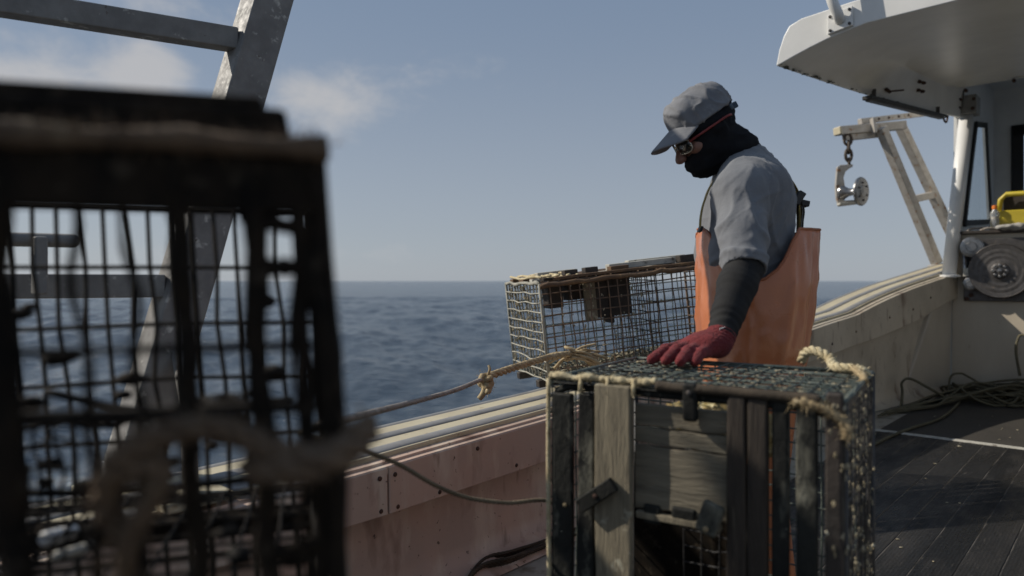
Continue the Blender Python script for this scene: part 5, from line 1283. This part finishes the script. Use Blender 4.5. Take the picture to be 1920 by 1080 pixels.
b = MB(); b.tube([el_r, wr_r + Vector((0, 0, .02))], [.052, .036], 14); b.build('arm_sleeve', 'sleeve', man, smooth=True)

# bib trousers: an open-topped shell round the torso running down into two legs
def bib():
    NA = 96; zs0 = .80; b = MB(); rows = []
    NZ = 34
    def top(a):
        return float(np.interp(math.cos(a), [-1, -.32, -.22, -.1, 0, .12, .3, .5, .7, .84, .93, 1], [1.252, 1.250, 1.225, 1.172, 1.132, 1.108, 1.099, 1.104, 1.126, 1.17, 1.235, 1.262]))
    for i in range(NZ + 1):
        q = i / NZ; row = []
        for j in range(NA):
            a = 2 * math.pi * j / NA; z = zs0 + (top(a) - zs0) * q
            fx = float(np.interp(z, [.78, .86, .95, 1.05, 1.26], [.598, .588, .588, .587, .584])); bx = float(np.interp(z, [.78, .86, .98, 1.12, 1.25], [.855, .866, .885, .905, .922]))
            cx, ax_ = (fx + bx) / 2, (bx - fx) / 2; ay = float(np.interp(z, [.78, .9, 1.1, 1.26], [.20, .21, .205, .165]))
            ca_, sa_ = math.cos(a), math.sin(a); e = 2 / 2.5
            x = cx - ax_ * math.copysign(abs(ca_) ** e, ca_); y = 2.2 - ay * math.copysign(abs(sa_) ** e, sa_)
            n = Vector((-ca_, -sa_, 0))
            f = .0035 * (crease(Vector((a * 2.6 + z * 2.2, 5, z * 3.4 - a * .8))) - .3) + .002 * (crease(Vector((a * 5 - z * 5, 15, z * 6))) - .3)
            f += .007 * noise.noise(Vector((a * 2.1 + 3, 0, z * 2.6 + a * .4))) + .004 * noise.noise(Vector((a * 5.0, 4, z * 4.5))) + .0035 * (1 - 2.4 * abs(noise.noise(Vector((a * 4.2 + z * 3, 9, z * 5)))))
            f += .010 * math.exp(-((a - 1.75 - .3 * (z - 1)) / .055) ** 2) * (1 if z < 1.1 else .4) + .008 * math.exp(-((a - 2.45 - .55 * (z - .95)) / .05) ** 2) - .007 * math.exp(-((a - 2.30 - .5 * (z - .95)) / .06) ** 2) + .006 * math.exp(-((a - 2.72 - .2 * (z - .95)) / .05) ** 2)
            row.append(Vector((x, y, z)) + n * f)
        rows.append(row)
    b.grid(rows, True); edge = list(rows[-1]); seam = [r[int(NA * .435)] + Vector((0, -.003, 0)) for r in rows]
    for (hp, kn_, an, sg_) in ((hipL, knL, anL, -1), (hipR, knR, anR, 1)):
        rr_ = []
        for k in range(14):
            q = k / 13; z = .86 - (.86 - .16) * q; c = Vector((float(np.interp(z, [.09, .5, .9], [an.x, kn_.x, .735])), float(np.interp(z, [.09, .5, .9], [an.y, kn_.y, 2.2 + sg_ * .105])), z)); r = float(np.interp(q, [0, .5, 1], [.118, .10, .10]))
            rr_.append([c + Vector((math.cos(a), math.sin(a), 0)) * (r * (1 + .05 * noise.noise(Vector((math.cos(a) * 2, math.sin(a) * 2, z * 8 + sg_))))) for a in np.linspace(0, 2 * math.pi, 25)[:-1]])
        b.loft(rr_)
    o = b.build('bib_trousers', 'orange', man, smooth=True, solid=.004)
    q = MB(); q.tube(edge, .0045, 6, closed=True); q.build('welt', 'orange_dark', o, smooth=True)
    q = MB(); q.tube(seam, .0028, 6); q.build('seam', 'orange_dark', o, smooth=True)
    return o
bibo = bib()
def ribbon(pts, w, wd, name, m, par, th=.003):
    b = MB(); sp = spline(pts, 6); wd = Vector(wd).normalized(); b.grid([[p - wd * w / 2, p, p + wd * w / 2] for p in sp]); return b.build(name, m, par, smooth=True, solid=th)
ribbon([Q(1496, 445, 2.16), Q(1497, 405, 2.15), Q(1494, 375, 2.16), Q(1484, 350, 2.19), Q(1468, 328, 2.22), Q(1444, 305, 2.27), Q(1410, 300, 2.31)], .036, (.15, 1, 0), 'strap', 'strap_yellow', bibo)
ribbon([Q(1501, 445, 2.24), Q(1503, 405, 2.22), Q(1500, 375, 2.20), Q(1488, 348, 2.17), Q(1470, 326, 2.12), Q(1440, 305, 2.09)], .036, (.15, 1, 0), 'strap', 'strap_yellow', bibo)
b = MB(); c = Q(1496, 372, 2.15); b.box(c, Vector((.012, 0, .018)), Vector((.003, .022, 0)), Vector((.010, 0, -.006))); b.build('buckle', 'black', bibo, bevel=.004)
b = MB(); c = Q(1504, 381, 2.17); b.box(c, Vector((.018, 0, -.004)), Vector((0, .016, 0)), Vector((.002, 0, .009))); b.build('buckle', 'black', bibo, bevel=.003)
ribbon([Q(1502, 378, 2.16), Q(1507, 395, 2.16), Q(1505, 415, 2.17), Q(1504, 434, 2.18)], .02, (.2, 1, 0), 'strap_tail', 'black', bibo)
ribbon([Q(1312, 436, 2.12), Q(1314, 405, 2.12), Q(1321, 376, 2.12), Q(1338, 340, 2.12), Q(1376, 306, 2.12)], .026, (.1, 1, 0), 'strap', 'strap_yellow', bibo)
b = MB(); c = Q(1313, 430, 2.12); b.box(c, Vector((.003, 0, .009)), Vector((0, .014, 0)), Vector((.005, 0, 0))); b.build('buckle', 'black', bibo, bevel=.003)
b = MB()
for (hp, an) in ((0, anL), (1, anR)):
    sd = SDF(an - Vector((.3, .15, .1)), an + Vector((.2, .15, .3)), .009); sd.chain([an + Vector((0, 0, .22)), an], [.075, .058], .03); sd.cone(an + Vector((.03, 0, -.02)), an + Vector((-.14, 0, -.03)), .056, .046, .04); sd.cut((0, 0, .019), (0, 0, -1))
    sdf_obj('boot', sd, 'boot', man, 2)
